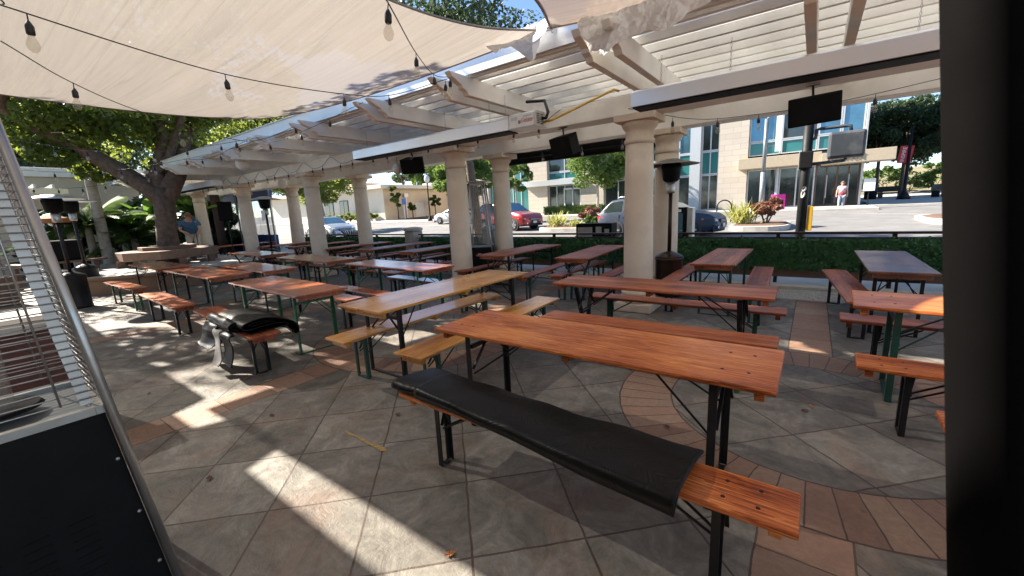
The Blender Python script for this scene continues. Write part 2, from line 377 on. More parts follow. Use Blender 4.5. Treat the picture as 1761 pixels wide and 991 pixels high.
M['pink'] = plain('pink_cloth', (0.65, 0.38, 0.42), 0.9, var=0.1)
M['maroon'] = plain('maroon_cloth', (0.32, 0.04, 0.06), 0.9, var=0.1)
M['hair'] = plain('sandy_hair', (0.22, 0.13, 0.08), 0.8, var=0.3, scale=30)
M['pink_sign'] = plain('hot_pink_board', (0.75, 0.03, 0.32), 0.6, var=0.05)
M['red_banner'] = plain('red_banner', (0.45, 0.04, 0.04), 0.8, var=0.08)
M['yellow_box'] = plain('yellow_painted_box', (0.62, 0.34, 0.02), 0.5, var=0.08)
M['yellow_hose'] = plain('yellow_gas_hose', (0.62, 0.38, 0.05), 0.5)
M['grey_pole'] = plain('grey_galvanised_pole', (0.20, 0.22, 0.23), 0.5, 0.4)
M['signal_back'] = plain('weathered_grey_housing', (0.055, 0.065, 0.078), 0.6, 0.2, var=0.25, scale=5, stain=((0.35, 0.36, 0.36), 0.35))
M['blacksteel'] = plain('street_black_steel', (0.007, 0.0075, 0.0085), 0.55, spec=0.25, stain=((0.03, 0.03, 0.03), 0.3))
M['globe'] = plain('white_globe', (0.75, 0.75, 0.72), 0.3)
M['brick'] = plain('dark_red_brick', (0.10, 0.04, 0.03), 0.85, var=0.3, scale=10, bump=0.4)
M['terra'] = plain('orange_thatch', (0.40, 0.16, 0.06), 0.9, var=0.3, scale=20)
M['bluesign'] = plain('blue_sign', (0.03, 0.12, 0.40), 0.5)
M['redtext'] = plain('red_print', (0.5, 0.02, 0.03), 0.6)
M['greytext'] = plain('grey_print', (0.18, 0.18, 0.19), 0.6)
def _tarp():
    t = NT('white_torn_sheeting'); v = t.coords()
    n = t.noise(v, 6, 6, 0.65)
    c = t.mix(n, (0.66, 0.65, 0.63), (0.85, 0.85, 0.85))
    nm = t.bump(t.noise(v, 14, 6, 0.6, 1.0), 0.3, 0.02)
    d = t.bsdf(c, 0.45, 0, nm, 0.4)
    tl = t.n('ShaderNodeBsdfTranslucent'); t.set(tl.inputs[0], c); t.set(tl.inputs['Normal'], nm)
    mx = t.n('ShaderNodeMixShader'); mx.inputs[0].default_value = 0.62
    t.set(mx.inputs[1], d); t.set(mx.inputs[2], tl.outputs[0])
    return t.finish(mx.outputs[0])
M['tarp'] = _tarp()
def _panel():
    t = NT('translucent_roof_panel'); v = t.coords()
    c = t.mix(t.noise(v, 1.5, 4), (0.78, 0.80, 0.81), (0.88, 0.89, 0.89))
    d = t.bsdf(c, 0.5)
    tl = t.n('ShaderNodeBsdfTranslucent'); t.set(tl.inputs[0], c)
    mx = t.n('ShaderNodeMixShader'); mx.inputs[0].default_value = 0.6
    t.set(mx.inputs[1], d); t.set(mx.inputs[2], tl.outputs[0])
    return t.finish(mx.outputs[0])
M['roofpanel'] = _panel()

# ------------------------------------------------------------------ mesh helpers
class MB:
    def __init__(s): s.bm = bmesh.new()
    def box(s, c, size, rot=None):
        m = Matrix.Translation(c) @ (rot.to_4x4() if rot is not None else Matrix.Identity(4)) @ Matrix.Diagonal((*size, 1))
        bmesh.ops.create_cube(s.bm, size=1, matrix=m); return s
    def b2(s, lo, hi):
        return s.box([(a + b) / 2 for a, b in zip(lo, hi)], [abs(b - a) for a, b in zip(lo, hi)])
    def bar(s, p0, p1, w, h, up=(0, 0, 1)):
        p0, p1 = Vector(p0), Vector(p1); d = (p1 - p0); L = d.length; d.normalize()
        up = Vector(up)
        if abs(d.dot(up)) > 0.98: up = Vector((1, 0, 0))
        y = up.cross(d).normalized(); z = d.cross(y)
        rot = Matrix((d, y, z)).transposed()
        return s.box((p0 + p1) / 2, (L, w, h), rot)
    def tube(s, pts, r, n=8, caps=True):
        pts = [Vector(p) for p in pts]; k = len(pts)
        rs = r if isinstance(r, (list, tuple)) else [r] * k
        rings = []; prev = None
        for i, p in enumerate(pts):
            d = (pts[min(i + 1, k - 1)] - pts[max(i - 1, 0)])
            if d.length < 1e-9: d = Vector((0, 0, 1))
            d.normalize()
            a = prev if prev is not None else (Vector((0, 0, 1)) if abs(d.z) < 0.9 else Vector((1, 0, 0)))
            x = (a - d * a.dot(d)).normalized(); y = d.cross(x); prev = x
            rings.append([s.bm.verts.new(p + rs[i] * (math.cos(2 * math.pi * j / n) * x + math.sin(2 * math.pi * j / n) * y)) for j in range(n)])
        for a, b in zip(rings, rings[1:]):
            for j in range(n): s.bm.faces.new((a[j], a[(j + 1) % n], b[(j + 1) % n], b[j]))
        if caps and n > 2:
            s.bm.faces.new(rings[0][::-1]); s.bm.faces.new(rings[-1])
        return s
    def lathe(s, prof, c=(0, 0, 0), n=20, caps=True):
        c = Vector(c); rings = []
        for r, z in prof:
            rings.append([s.bm.verts.new(c + Vector((r * math.cos(2 * math.pi * j / n), r * math.sin(2 * math.pi * j / n), z))) for j in range(n)])
        for a, b in zip(rings, rings[1:]):
            for j in range(n): s.bm.faces.new((a[j], a[(j + 1) % n], b[(j + 1) % n], b[j]))
        if caps:
            s.bm.faces.new(rings[0][::-1]); s.bm.faces.new(rings[-1])
        return s
    def prism(s, poly, fn0, fn1):
        """poly: 2D points; fn0/fn1 map a point to 3D for the two ends"""
        a = [s.bm.verts.new(fn0(*p)) for p in poly]; b = [s.bm.verts.new(fn1(*p)) for p in poly]
        n = len(poly)
        s.bm.faces.new(a[::-1]); s.bm.faces.new(b)
        for i in range(n): s.bm.faces.new((a[i], a[(i + 1) % n], b[(i + 1) % n], b[i]))
        return s
    def grid(s, fn, nu, nv):
        vs = [[s.bm.verts.new(fn(i / nu, j / nv)) for j in range(nv + 1)] for i in range(nu + 1)]
        for i in range(nu):
            for j in range(nv): s.bm.faces.new((vs[i][j], vs[i + 1][j], vs[i + 1][j + 1], vs[i][j + 1]))
        return s
    def sphere(s, c, r, seg=14, sc=(1, 1, 1)):
        m = Matrix.Translation(c) @ Matrix.Diagonal((r * sc[0], r * sc[1], r * sc[2], 1))
        bmesh.ops.create_uvsphere(s.bm, u_segments=seg, v_segments=max(6, seg * 2 // 3), radius=1, matrix=m); return s
    def mesh(s, name, mat, smooth=False):
        bmesh.ops.recalc_face_normals(s.bm, faces=s.bm.faces[:]) if len(s.bm.faces) < 30000 else None
        me = bpy.data.meshes.new(name); s.bm.to_mesh(me); s.bm.free()
        me.materials.append(mat)
        if smooth:
            for p in me.polygons: p.use_smooth = True
        return me
    def build(s, name, mat, parent=None, smooth=False, bevel=0.0):
        o = bpy.data.objects.new(name, s.mesh(name, mat, smooth)); COL.objects.link(o)
        if parent is not None: o.parent = parent
        if bevel:
            b = o.modifiers.new('bevel', 'BEVEL'); b.width = bevel; b.segments = 2; b.limit_method = 'ANGLE'; b.angle_limit = R(40)
        return o

def tag(o, label=None, cat=None, group=None, kind=None):
    if label: o['label'] = label
    if cat: o['category'] = cat
    if group: o['group'] = group
    if kind: o['kind'] = kind
    return o
def thing(name, label, cat, loc=(0, 0, 0), rz=0.0, group=None):
    o = bpy.data.objects.new(name, None); COL.objects.link(o)
    o.location = loc; o.rotation_euler = (0, 0, rz); o.empty_display_size = 0.2
    return tag(o, label, cat, group)
def inst(name, me, parent=None, bevel=0.0):
    o = bpy.data.objects.new(name, me); COL.objects.link(o)
    if parent is not None: o.parent = parent
    if bevel:
        b = o.modifiers.new('bevel', 'BEVEL'); b.width = bevel; b.segments = 2; b.limit_method = 'ANGLE'; b.angle_limit = R(40)
    return o
def copy_tree(o, parent=None):
    c = o.copy(); COL.objects.link(c); c.parent = parent
    for ch in list(o.children): copy_tree(ch, c)
    return c
def text_mesh(s, size, mat, name, loc, rot, parent=None, depth=0.002, shear=0.0):
    cu = bpy.data.curves.new(name, 'FONT'); cu.body = s; cu.size = size; cu.extrude = depth; cu.align_x = 'CENTER'; cu.align_y = 'CENTER'; cu.shear = shear
    to = bpy.data.objects.new('tmp', cu); COL.objects.link(to)
    dg = bpy.context.evaluated_depsgraph_get()
    me = bpy.data.meshes.new_from_object(to.evaluated_get(dg))
    bpy.data.objects.remove(to)
    me.materials.clear(); me.materials.append(mat)
    o = bpy.data.objects.new(name, me); COL.objects.link(o); o.location = loc; o.rotation_euler = rot
    if parent is not None: o.parent = parent
    return o

def zg(x, y):
    y = min(y, 90.0)
    return max(0.0, (y - 9) * 0.022 * (1 + 0.015 * min(60, max(0, -x)))) if y > 9 else 0.0

# ------------------------------------------------------------------ ground
def sheet(name, x0, x1, y0, y1, dz, mat, nx=30, ny=20, thick=0.0):
    mb = MB()
    mb.grid(lambda u, v: (x0 + (x1 - x0) * u, y0 + (y1 - y0) * v, zg(x0 + (x1 - x0) * u, y0 + (y1 - y0) * v) + dz), nx, ny)
    if thick:
        bm = mb.bm
        ed = [e for e in bm.edges if len(e.link_faces) == 1]
        r = bmesh.ops.extrude_edge_only(bm, edges=ed)
        for v in [g for g in r['geom'] if isinstance(g, bmesh.types.BMVert)]: v.co.z -= thick
    o = mb.build(name, mat)
    return tag(o, kind='structure')
sheet('road', -500, 500, 9.0, 600, 0.0, M['asphalt'], 50, 60)
sheet('ground', -500, 500, -300, 9.2, -0.06, M['concrete'], 8, 8)
sheet('patio', -40, 12, -14, 7.75, 0.0, M['patio'], 2, 2)
sheet('gravel_strip', -40, 12, 7.75, 8.62, -0.008, M['gravel'], 2, 2)
tag(MB().b2((-40, 8.62, -0.05), (12, 8.93, 0.05)).build('kerb', M['concrete'], bevel=0.01), kind='structure')
sheet('pavement', -60, 14, 8.95, 12.6, 0.015, M['concrete'], 60, 4, 0.15)
sheet('far_pavement', -31, 3.2, 33.2, 37.4, 0.12, M['concrete'], 40, 4, 0.15)
sheet('side_pavement', 3.2, 40, 36.5, 62, 0.12, M['concrete'], 20, 20, 0.15)
sheet('left_pavement', -75, -31, 29.2, 32.6, 0.12, M['concrete'], 30, 4, 0.15)
sheet('planting_bed', -42.9, -39.5, 32.6, 60, 0.13, M['soil'], 4, 20, 0.1)
for i, (x0, x1, y0, y1) in enumerate([(-60, 0, 25.1, 25.22)]):
    tag(sheet('lane_marking', x0, x1, y0, y1, 0.006, M['white_line'], 40, 1), kind='structure')
mb = MB()
mb.grid(lambda u, v: (1.2 + 4.4 * u - 0.3 * v, 30.6 - 3.6 * u + 0.35 * v, zg(1.2 + 4.4 * u, 30.6 - 3.6 * u + .35 * v) + 0.008), 10, 2)
tag(mb.build('crosswalk_marking', M['white_line']), kind='structure')
# yellow worn tape mark on the patio
mb = MB()
pts = [(-2.82, 1.545, .006), (-2.74, 1.535, .012), (-2.66, 1.545, .007), (-2.58, 1.54, .014), (-2.50, 1.535, .010), (-2.42, 1.545, .018), (-2.34, 1.54, .022), (-2.30, 1.54, .006)]
for (a, b) in zip(pts, pts[1:]):
    vs = [mb.bm.verts.new(p) for p in ((a[0], a[1] - a[2], .004), (b[0], b[1] - b[2], .004), (b[0], b[1] + b[2], .004), (a[0], a[1] + a[2], .004))]
    mb.bm.faces.new(vs)
tag(mb.build('paint_mark', M['yellow_paint']), kind='structure')
for i, (x, y) in enumerate([(0.10, 3.72), (0.06, 3.62), (-2.66, 1.93), (-2.2, 2.72), (-0.75, 2.85), (-3.05, 0.72), (-1.3, 1.15), (0.25, 1.9), (-4.7, 1.6), (-5.2, 0.9), (-3.6, 1.35)]):
    mb = MB(); rr = random.Random(300 + i); a0 = rr.uniform(0, 6.28); L = rr.uniform(0.022, 0.04)
    ring = [(0.0, -1.0), (0.35, -0.5), (0.62, -0.3), (0.40, 0.1), (0.55, 0.45), (0.18, 0.5), (0, 1.0), (-0.2, 0.5), (-0.55, 0.4), (-0.38, 0.1), (-0.6, -0.35), (-0.3, -0.55)]
    c_ = mb.bm.verts.new((0, 0, 0.004)); vs = [mb.bm.verts.new((L * (p * math.cos(a0) - q * math.sin(a0)), L * (p * math.sin(a0) + q * math.cos(a0)), 0.006 + 0.010 * rr.random())) for p, q in ring]
    for k in range(12): mb.bm.faces.new((c_, vs[k], vs[(k + 1) % 12]))
    o = mb.build('fallen_leaf', M['soil'] if i % 3 else M['terra']); o.location = (x, y, 0)
    tag(o, 'dry fallen leaf lying on the patio paving', 'leaf', 'dry leaves on the patio')
# hill far right
tag(MB().grid(lambda u, v: (0 + 90 * u, 62 + 60 * v, zg(10, 62) + 0.1 + 7 * math.sin(min(1, v * 1.2) * 1.57) * (0.55 + 0.45 * u) + 0.5 * noise.noise((u * 9, v * 9, 1))), 30, 24).build('hill', M['dry_hill'], smooth=True), kind='structure')

# ------------------------------------------------------------------ pergola
pg = thing('pergola', 'long cream pergola on two rows of stone columns beside the street', 'pergola', (-9, 7, 0))
pgx = lambda o: setattr(o, 'location', (9, -7, 0)) or o
def ppart(mb, name, mat, parent=pg, bevel=0.0, smooth=False):
    o = mb.build(name, mat, parent, smooth, bevel)
    if parent is pg: o.location = (9, -7, 0)
    return o
X0, X1 = -24.0, 5.0
ppart(MB().b2((X0, 5.98, 2.862), (X1, 6.36, 3.128)), 'beam', M['pergola'], bevel=0.01)
ppart(MB().b2((X0, 7.62, 2.862), (X1, 7.98, 3.128)).b2((X0, 7.983, 2.93), (X1, 8.06, 3.16)).b2((X0, 8.063, 3.02), (X1, 8.15, 3.22)), 'beam', M['pergola'], bevel=0.008)
rx = []
for c in (2.0, 0.02, -1.9, -4.0, -5.68, -7.7, -9.5, -11.6, -13.5, -15.4, -17.3, -19.2, -21.1):
    rx += [c - 0.16, c + 0.16]
raf = MB().prism([(9.25, 3.13), (9.25, 3.36), (4.05, 3.36), (4.10, 3.30), (4.27, 3.235), (4.29, 3.20), (4.36, 3.175), (4.40, 3.13)],
                 lambda y, z: (-0.045, y, z), lambda y, z: (0.045, y, z)).mesh('rafter', M['pergola'])
for x in rx:
    o = inst('rafter', raf, pg, 0.006); o.location = (x + 9, -7, 0)
slat = MB().b2((X0, -0.026, 3.362), (X1, 0.026, 3.452)).mesh('slat', M['pergola'])
for k in range(15):
    o = inst('slat', slat, pg); o.location = (9, 4.64 + 0.325 * k - 7, 0)
ppart(MB().b2((X0, 4.44, 3.455), (X1, 9.25, 3.47)), 'roof_panel', M['roofpanel'])
ppart(MB().b2((X0, 4.40, 3.385), (X1, 4.436, 3.60)).b2((X0, 4.36, 3.60), (X1, 4.47, 3.615)), 'fascia', M['fascia'])
ppart(MB().b2((X0, 4.46, 3.365), (X1, 4.52, 3.452)), 'edge_batten', M['pergola'])
ppart(MB().tube([(-6.2, 8.42, 2.74), (-2.55, 8.42, 2.74)], 0.075, 12).b2((-6.2, 8.40, 2.80), (-2.55, 8.44, 3.0)), 'rolled_awning', M['blackbox'])
prof = [(0.245, 0.13), (0.262, 0.15), (0.268, 0.19), (0.258, 0.225), (0.235, 0.235), (0.235, 0.25), (0.25, 0.262), (0.252, 0.285), (0.238, 0.30), (0.222, 0.315),
        (0.216, 0.40), (0.214, 0.9), (0.210, 1.5), (0.203, 2.0), (0.195, 2.46)]
capp = [(0.195, 2.462), (0.212, 2.475), (0.216, 2.50), (0.212, 2.525), (0.197, 2.537), (0.197, 2.63), (0.205, 2.655), (0.235, 2.69), (0.252, 2.725), (0.255, 2.76)]
shaft = MB().lathe(prof, n=32).mesh('column', M['column'], True)
capm = MB().lathe(capp, n=32).mesh('capital', M['column'], True)
abac = MB().b2((-0.285, -0.285, 2.762), (0.285, 0.285, 2.858)).mesh('abacus', M['column'])
plin = MB().b2((-0.278, -0.278, 0.003), (0.278, 0.278, 0.128)).mesh('plinth', M['column'])
for (x, y) in [(-2.12, 6.17), (-5.80, 6.17), (-11.27, 6.17), (-15.65, 6.17), (-19.85, 6.17), (-23.5, 6.17), (2.0, 6.17),
               (-2.18, 7.8), (-5.92, 7.8), (-11.42, 7.8), (-15.65, 7.8), (-19.85, 7.8), (2.0, 7.8)]:
    c = inst('column', shaft, pg); c.location = (x + 9, y - 7, 0)
    inst('capital', capm, c); inst('abacus', abac, c, 0.01); inst('plinth', plin, c, 0.012)

# ------------------------------------------------------------------ leaves
def add_leaf(bm, p, size, rng, up=None, asp=1.6):
    ax = Vector((rng.gauss(0, 1), rng.gauss(0, 1), rng.gauss(0, 0.8))).normalized()
    b = Vector((rng.gauss(0, 1), rng.gauss(0, 1), rng.gauss(0, 1)))
    b = (b - ax * b.dot(ax)).normalized()
    if up is not None:
        ax = (ax + up).normalized(); b = (b - ax * b.dot(ax)).normalized()
    L = size * rng.uniform(0.7, 1.3) * asp * 0.5; W = size * rng.uniform(0.6, 1.1) * 0.5
    n = ax.cross(b) * (0.25 * W)
    v = [bm.verts.new(p - ax * L), bm.verts.new(p + b * W + n), bm.verts.new(p + ax * L), bm.verts.new(p - b * W + n)]
    bm.faces.new(v)
def crown_mb(clumps, per, size, rng, shell=0.55, asp=1.6):
    """clumps: (centre, radii) list; leaves spread through every clump, denser near its skin"""
    mb = MB()
    for c, r in clumps:
        for _ in range(per):
            d = Vector((rng.gauss(0, 1), rng.gauss(0, 1), rng.gauss(0, 1))).normalized()
            q = rng.random() ** (1 / 3) * (1 - shell) + shell * rng.uniform(0.75, 1.05)
            add_leaf(mb.bm, Vector(c) + Vector((d.x * r[0], d.y * r[1], d.z * r[2])) * q, size, rng, None, asp)
    return mb
def clumps_in(c, r, n, rng, cr):
    out = []
    for _ in range(n):
        while True:
            d = Vector((rng.uniform(-1, 1), rng.uniform(-1, 1), rng.uniform(-1, 1)))
            if 0.25 < d.length < 1: break
        k = rng.uniform(0.7, 1.3) * cr
        out.append(((c[0] + d.x * r[0], c[1] + d.y * r[1], c[2] + d.z * r[2]), (k, k, k * 0.7)))
    return out
def tree(label, base, trunk_pts, trunk_r, limbs, clumps, per, leaf, lm, bark, group=None, name='tree', seed=1, cat='tree'):
    rng = random.Random(seed)
    t = thing(name, label, cat, base, 0, group)
    mb = MB().tube(trunk_pts, trunk_r, 12)
    for pts, rs in limbs: mb.tube(pts, rs, 9)
    # fine branches towards the clumps
    for c, r in clumps[::3]:
        a = trunk_pts[-1] if not limbs else min((l[0][-1] for l in limbs), key=lambda p: (Vector(p) - Vector(c)).length)
        m = (Vector(a) + Vector(c)) / 2 + Vector((rng.uniform(-.3, .3), rng.uniform(-.3, .3), -0.1))
        mb.tube([a, m, c], [0.045, 0.03, 0.012], 5)
    mb.build('trunk', bark, t, True)
    crown_mb(clumps, per, leaf, rng).build('crown', lm, t)
    return t

# ------------------------------------------------------------------ fence with ivy
def fence(x0, x1, label, ilabel, seed):
    t = thing('fence', label, 'fence', ((x0 + x1) / 2, 9.05, 0)); cx = (x0 + x1) / 2
    MB().b2((x0 - cx, -0.05, 0.935), (x1 - cx, 0.06, 0.975)).build('top_rail', M['bronze'], t, bevel=0.005)
    MB().b2((x0 - cx, -0.025, 0.86), (x1 - cx, 0.025, 0.885)).build('middle_rail', M['bronze'], t)
    MB().b2((x0 - cx, -0.04, 0.15), (x1 - cx, 0.0, 0.30)).build('kick_board', M['brownframe'], t)
    n = max(1, round((x1 - x0) / 1.55))
    post = MB().b2((-0.03, -0.01, 0.0), (0.03, 0.05, 0.933)).mesh('post', M['bronze'])
    for i in range(n + 1):
        o = inst('post', post, t); o.location = (x0 - cx + 0.1 + (x1 - x0 - 0.2) * i / n, 0.0, 0.0)
    g = MB()
    for z in (0.3, 0.5, 0.7, 0.84): g.b2((x0 - cx, 0.052, z), (x1 - cx, 0.056, z + 0.012))
    g.build('wire_mesh', M['blackmetal'], t)
    rng = random.Random(seed)
    iv = thing('ivy_screen', ilabel, 'ivy', (cx, 8.99, 0.28))
    MB().b2((x0 - cx, 0.02, 0.01), (x1 - cx, 0.035, 0.57)).build('backing_net', M['leaf_ivy'], iv)
    mb = MB()
    for _ in range(int((x1 - x0) * 620)):
        x = rng.uniform(x0, x1) - cx; z = rng.uniform(0.0, 0.585 + 0.05 * noise.noise((x * 2.3, seed, 0)))
        dpt = 0.05 + 0.06 * (noise.noise((x * 3, z * 5, seed)) + 0.5)
        add_leaf(mb.bm, Vector((x, 0.02 - rng.random() * dpt, z + rng.uniform(-.02, .02))), 0.05, rng, Vector((0, -0.3, 0.2)), 1.2)
    mb.build('foliage', M['leaf_ivy'], iv)
fence(-6.98, 6.0, 'dark bronze railing fence running from the stone pillar behind the pyramid heater to the right', 'green ivy screen along the right stretch of railing, behind the red benches', 3)
fence(-10.32, -7.54, 'short dark railing fence between the two stone pillars', 'short ivy screen between the two stone pillars', 4)
fence(-17.6, -10.88, 'dark railing fence left of the octagonal-capped pillar, before the street bin', 'ivy screen left of the octagonal-capped pillar, behind the far tables', 5)
for x, lab in ((-10.6, 'grey stone pillar with wide cap standing clear between two railings'), (-7.26, 'grey stone pillar with wide cap half hidden behind the pyramid heater')):
    t = thing('stone_pillar', lab, 'pillar', (x, 9.05, 0), 0, 'stone fence pillars')
    MB().b2((-0.21, -0.21, 0), (0.21, 0.21, 1.06)).build('shaft', M['pillar'], t, bevel=0.02)
    MB().lathe([(0.26, 1.062), (0.31, 1.09), (0.31, 1.15), (0.24, 1.18), (0.1, 1.2)], n=8).build('cap', M['pillar'], t, bevel=0.008)

# ------------------------------------------------------------------ shade sails
def catmull(pts, n):
    P = [Vector(p) for p in pts]; P = [P[0] * 2 - P[1]] + P + [P[-1] * 2 - P[-2]]
    out = []
    for i in range(n + 1):
        u = i / n * (len(P) - 3); k = min(int(u), len(P) - 4); u -= k
        a, b, c, d = P[k:k + 4]
        out.append(0.5 * ((2 * b) + (c - a) * u + (2 * a - 5 * b + 4 * c - d) * u * u + (3 * b - a - 3 * c + d) * u ** 3))
    return out
def polyline(pts, n):
    P = [Vector(p) for p in pts]; per = max(2, n // (len(P) - 1)); out = []
    for a, b in zip(P, P[1:]): out += [a.lerp(b, k / per) for k in range(per)]
    out.append(P[-1]); 
    return [out[round(i * (len(out) - 1) / n)] for i in range(n + 1)]
def sail(label, south, north, west, east, sag, mat, nu=60, nv=40, smooth=True):
    """edge polylines: south/north run west to east, west/east run south to north"""
    t = thing('shade_sail', label, 'shade sail', south[0], 0, 'shade sails over the tables'); o0 = Vector(south[0])
    s, n, w_, e = catmull(south, nu), (catmull if smooth else polyline)(north, nu), catmull(west, nv), catmull(east, nv)
    if not smooth: s = [Vector((q.x, s[0].y, 3.5)) for q in n]
    def f(u, v):
        i, j = round(u * nu), round(v * nv)
        p = s[i] * (1 - v) + n[i] * v + w_[j] * (1 - u) + e[j] * u
        p -= (s[0] * (1 - u) * (1 - v) + s[-1] * u * (1 - v) + n[0] * (1 - u) * v + n[-1] * u * v)
        k = math.sin(math.pi * u) * math.sin(math.pi * v)
        p = p + Vector((0, 0, -sag * k))
        p.z += 0.012 * math.sin(p.y * 9 + 1.5 * math.sin(p.x * 0.7)) * k
        return p - o0
    MB().grid(f, nu, nv).build('cloth', mat, t, True)
    hm = MB()
    for ed in (s, n, w_, e): hm.tube([p - o0 for p in ed], 0.012, 6)
    hm.build('hem', M['hem'], t)
    return t
sail('big beige shade sail filling the upper left, tied to the pergola edge',
     [(-8.95, 0.03, 3.50), (-7, 0.09, 3.45), (-5, 0.10, 3.43), (-2.4, 0.05, 3.5)],
     [(-8.35, 3.55, 3.44), (-7.9, 3.80, 3.43), (-7.0, 4.0, 3.42), (-5.6, 4.08, 3.40), (-4.0, 4.05, 3.39), (-2.52, 4.27, 3.53)],
     [(-8.95, 0.03, 3.50), (-8.78, 0.9, 3.43), (-8.75, 1.8, 3.42), (-8.62, 2.7, 3.42), (-8.35, 3.55, 3.44)],
     [(-2.4, 0.05, 3.5), (-2.95, 1.6, 3.42), (-3.02, 2.6, 3.41), (-2.86, 3.5, 3.44), (-2.52, 4.27, 3.53)], 0.10, M['sail'])
sail('tan shade sail at the top centre with one corner meeting the beige sail',
     [(-2.3, 0.05, 3.5), (0, 0.10, 3.42), (2.5, 0.1, 3.42), (5.5, 0.05, 3.5)],
     [(-2.46, 4.27, 3.54), (-1.72, 4.22, 3.46), (-0.6, 4.1, 3.42), (2, 4.05, 3.42), (5.5, 4.25, 3.55)],
     [(-2.3, 0.05, 3.5), (-1.95, 1.6, 3.42), (-1.98, 2.6, 3.41), (-2.15, 3.5, 3.45), (-2.46, 4.27, 3.54)],
     [(5.5, 0.05, 3.5), (5.2, 2, 3.42), (5.5, 4.25, 3.55)], 0.08, M['sail_dark'])
sail('beige shade sail added out of view behind the viewer to shape the sun strip',  # added unseen sail; its stepped north edge cuts the sun patches on the patio
     [(-16, -5, 3.6), (-8, -4.9, 3.5), (-1, -4.9, 3.5), (5.5, -5, 3.6)],
     [(-16, 0.10, 3.55), (-12, 0.08, 3.5), (-9.6, 0.10, 3.48), (-9.22, 0.10, 3.48), (-9.10, -0.18, 3.48), (-8.62, -0.17, 3.48), (-8.48, 0.13, 3.47), (-7.72, 0.13, 3.47), (-7.60, -0.17, 3.47), (-7.0, -0.17, 3.46), (-4, -0.18, 3.45), (-1, -0.18, 3.45), (5.5, -0.15, 3.5)],
     [(-16, -5, 3.6), (-15.9, -2.5, 3.55), (-16, 0.10, 3.55)],
     [(5.5, -5, 3.6), (5.3, -2.5, 3.5), (5.5, -0.15, 3.5)], 0.0, M['sail'], 120, 20, False)
cl = MB().tube([(-2.53, 4.27, 3.53), (-2.49, 4.36, 3.56)], 0.008, 6)
cl.tube([(-2.49 + 0.02 * math.cos(a), 4.365, 3.56 + 0.03 * math.sin(a)) for a in [k * math.pi / 4 for k in range(9)]], 0.005, 6)
tag(cl.build('snap_hook', M['steel']), 'small steel hook joining the two sail corners to the pergola edge', 'hook')

# torn white sheeting over the pergola edge
def sheeting(label, xs, top, bottoms, seed, ydepth=0.6):
    o = thing('torn_sheeting', label, 'plastic sheet', (xs[0], 4.3, 3.5), 0, 'torn white sheeting on the pergola'); n = len(xs)
    def f(u, v):
        k = u * (n - 1); i = min(int(k), n - 2); a = k - i
        x = xs[i] * (1 - a) + xs[i + 1] * a; zb = bottoms[i] * (1 - a) + bottoms[i + 1] * a
        # v 0..0.4 lies on the roof, the rest hangs over the edge
        if v < 0.4: y, z = 4.36 + ydepth * (1 - v / 0.4), top + 0.03
        else:
            s_ = (v - 0.4) / 0.6; y, z = 4.335 - 0.34 * s_ ** 1.2, top + 0.03 + (zb - top) * s_
        rg = lambda fq, sd: 1 - abs(noise.noise((x * fq + seed + sd, y * fq, z * fq * 0.8))) * 2
        d = noise.noise_vector((x * 3 + seed, y * 3, z * 3)) * 0.05
        d.y -= 0.035 * rg(4.5, 0) + 0.022 * rg(10, 5) + 0.010 * rg(22, 9); d.z += 0.02 * rg(7, 3) * (1 if v < 0.9 else 0.6)
        zz = z + d.z * (0.6 if v < 0.4 else 1)
        return Vector((x + d.x * 0.6, y + d.y * (1 if v >= .4 else .3) - (0.03 if v >= 0.4 else 0), max(zz, top + 0.005) if v < 0.4 else zz)) - Vector((xs[0], 4.3, 3.5))
    MB().grid(f, max(40, int((xs[-1] - xs[0]) * 95)), 60).build('sheet', M['tarp'], o, False)
sheeting('small torn white plastic sheet hanging at the corner of the beige sail', [-3.15, -2.95, -2.75, -2.58, -2.5, -2.45], 3.615, [3.42, 3.28, 3.30, 3.16, 3.10, 3.45], 2.0)
sheeting('large crumpled white plastic sheet hanging over the pergola edge at the top right', [-1.98, -1.85, -1.7, -1.5, -1.3, -1.1, -0.9, -0.6, -0.42, -0.33, -0.28], 3.615, [3.30, 3.06, 2.98, 3.05, 3.10, 3.02, 3.12, 3.24, 3.27, 3.12, 3.38], 9.0)

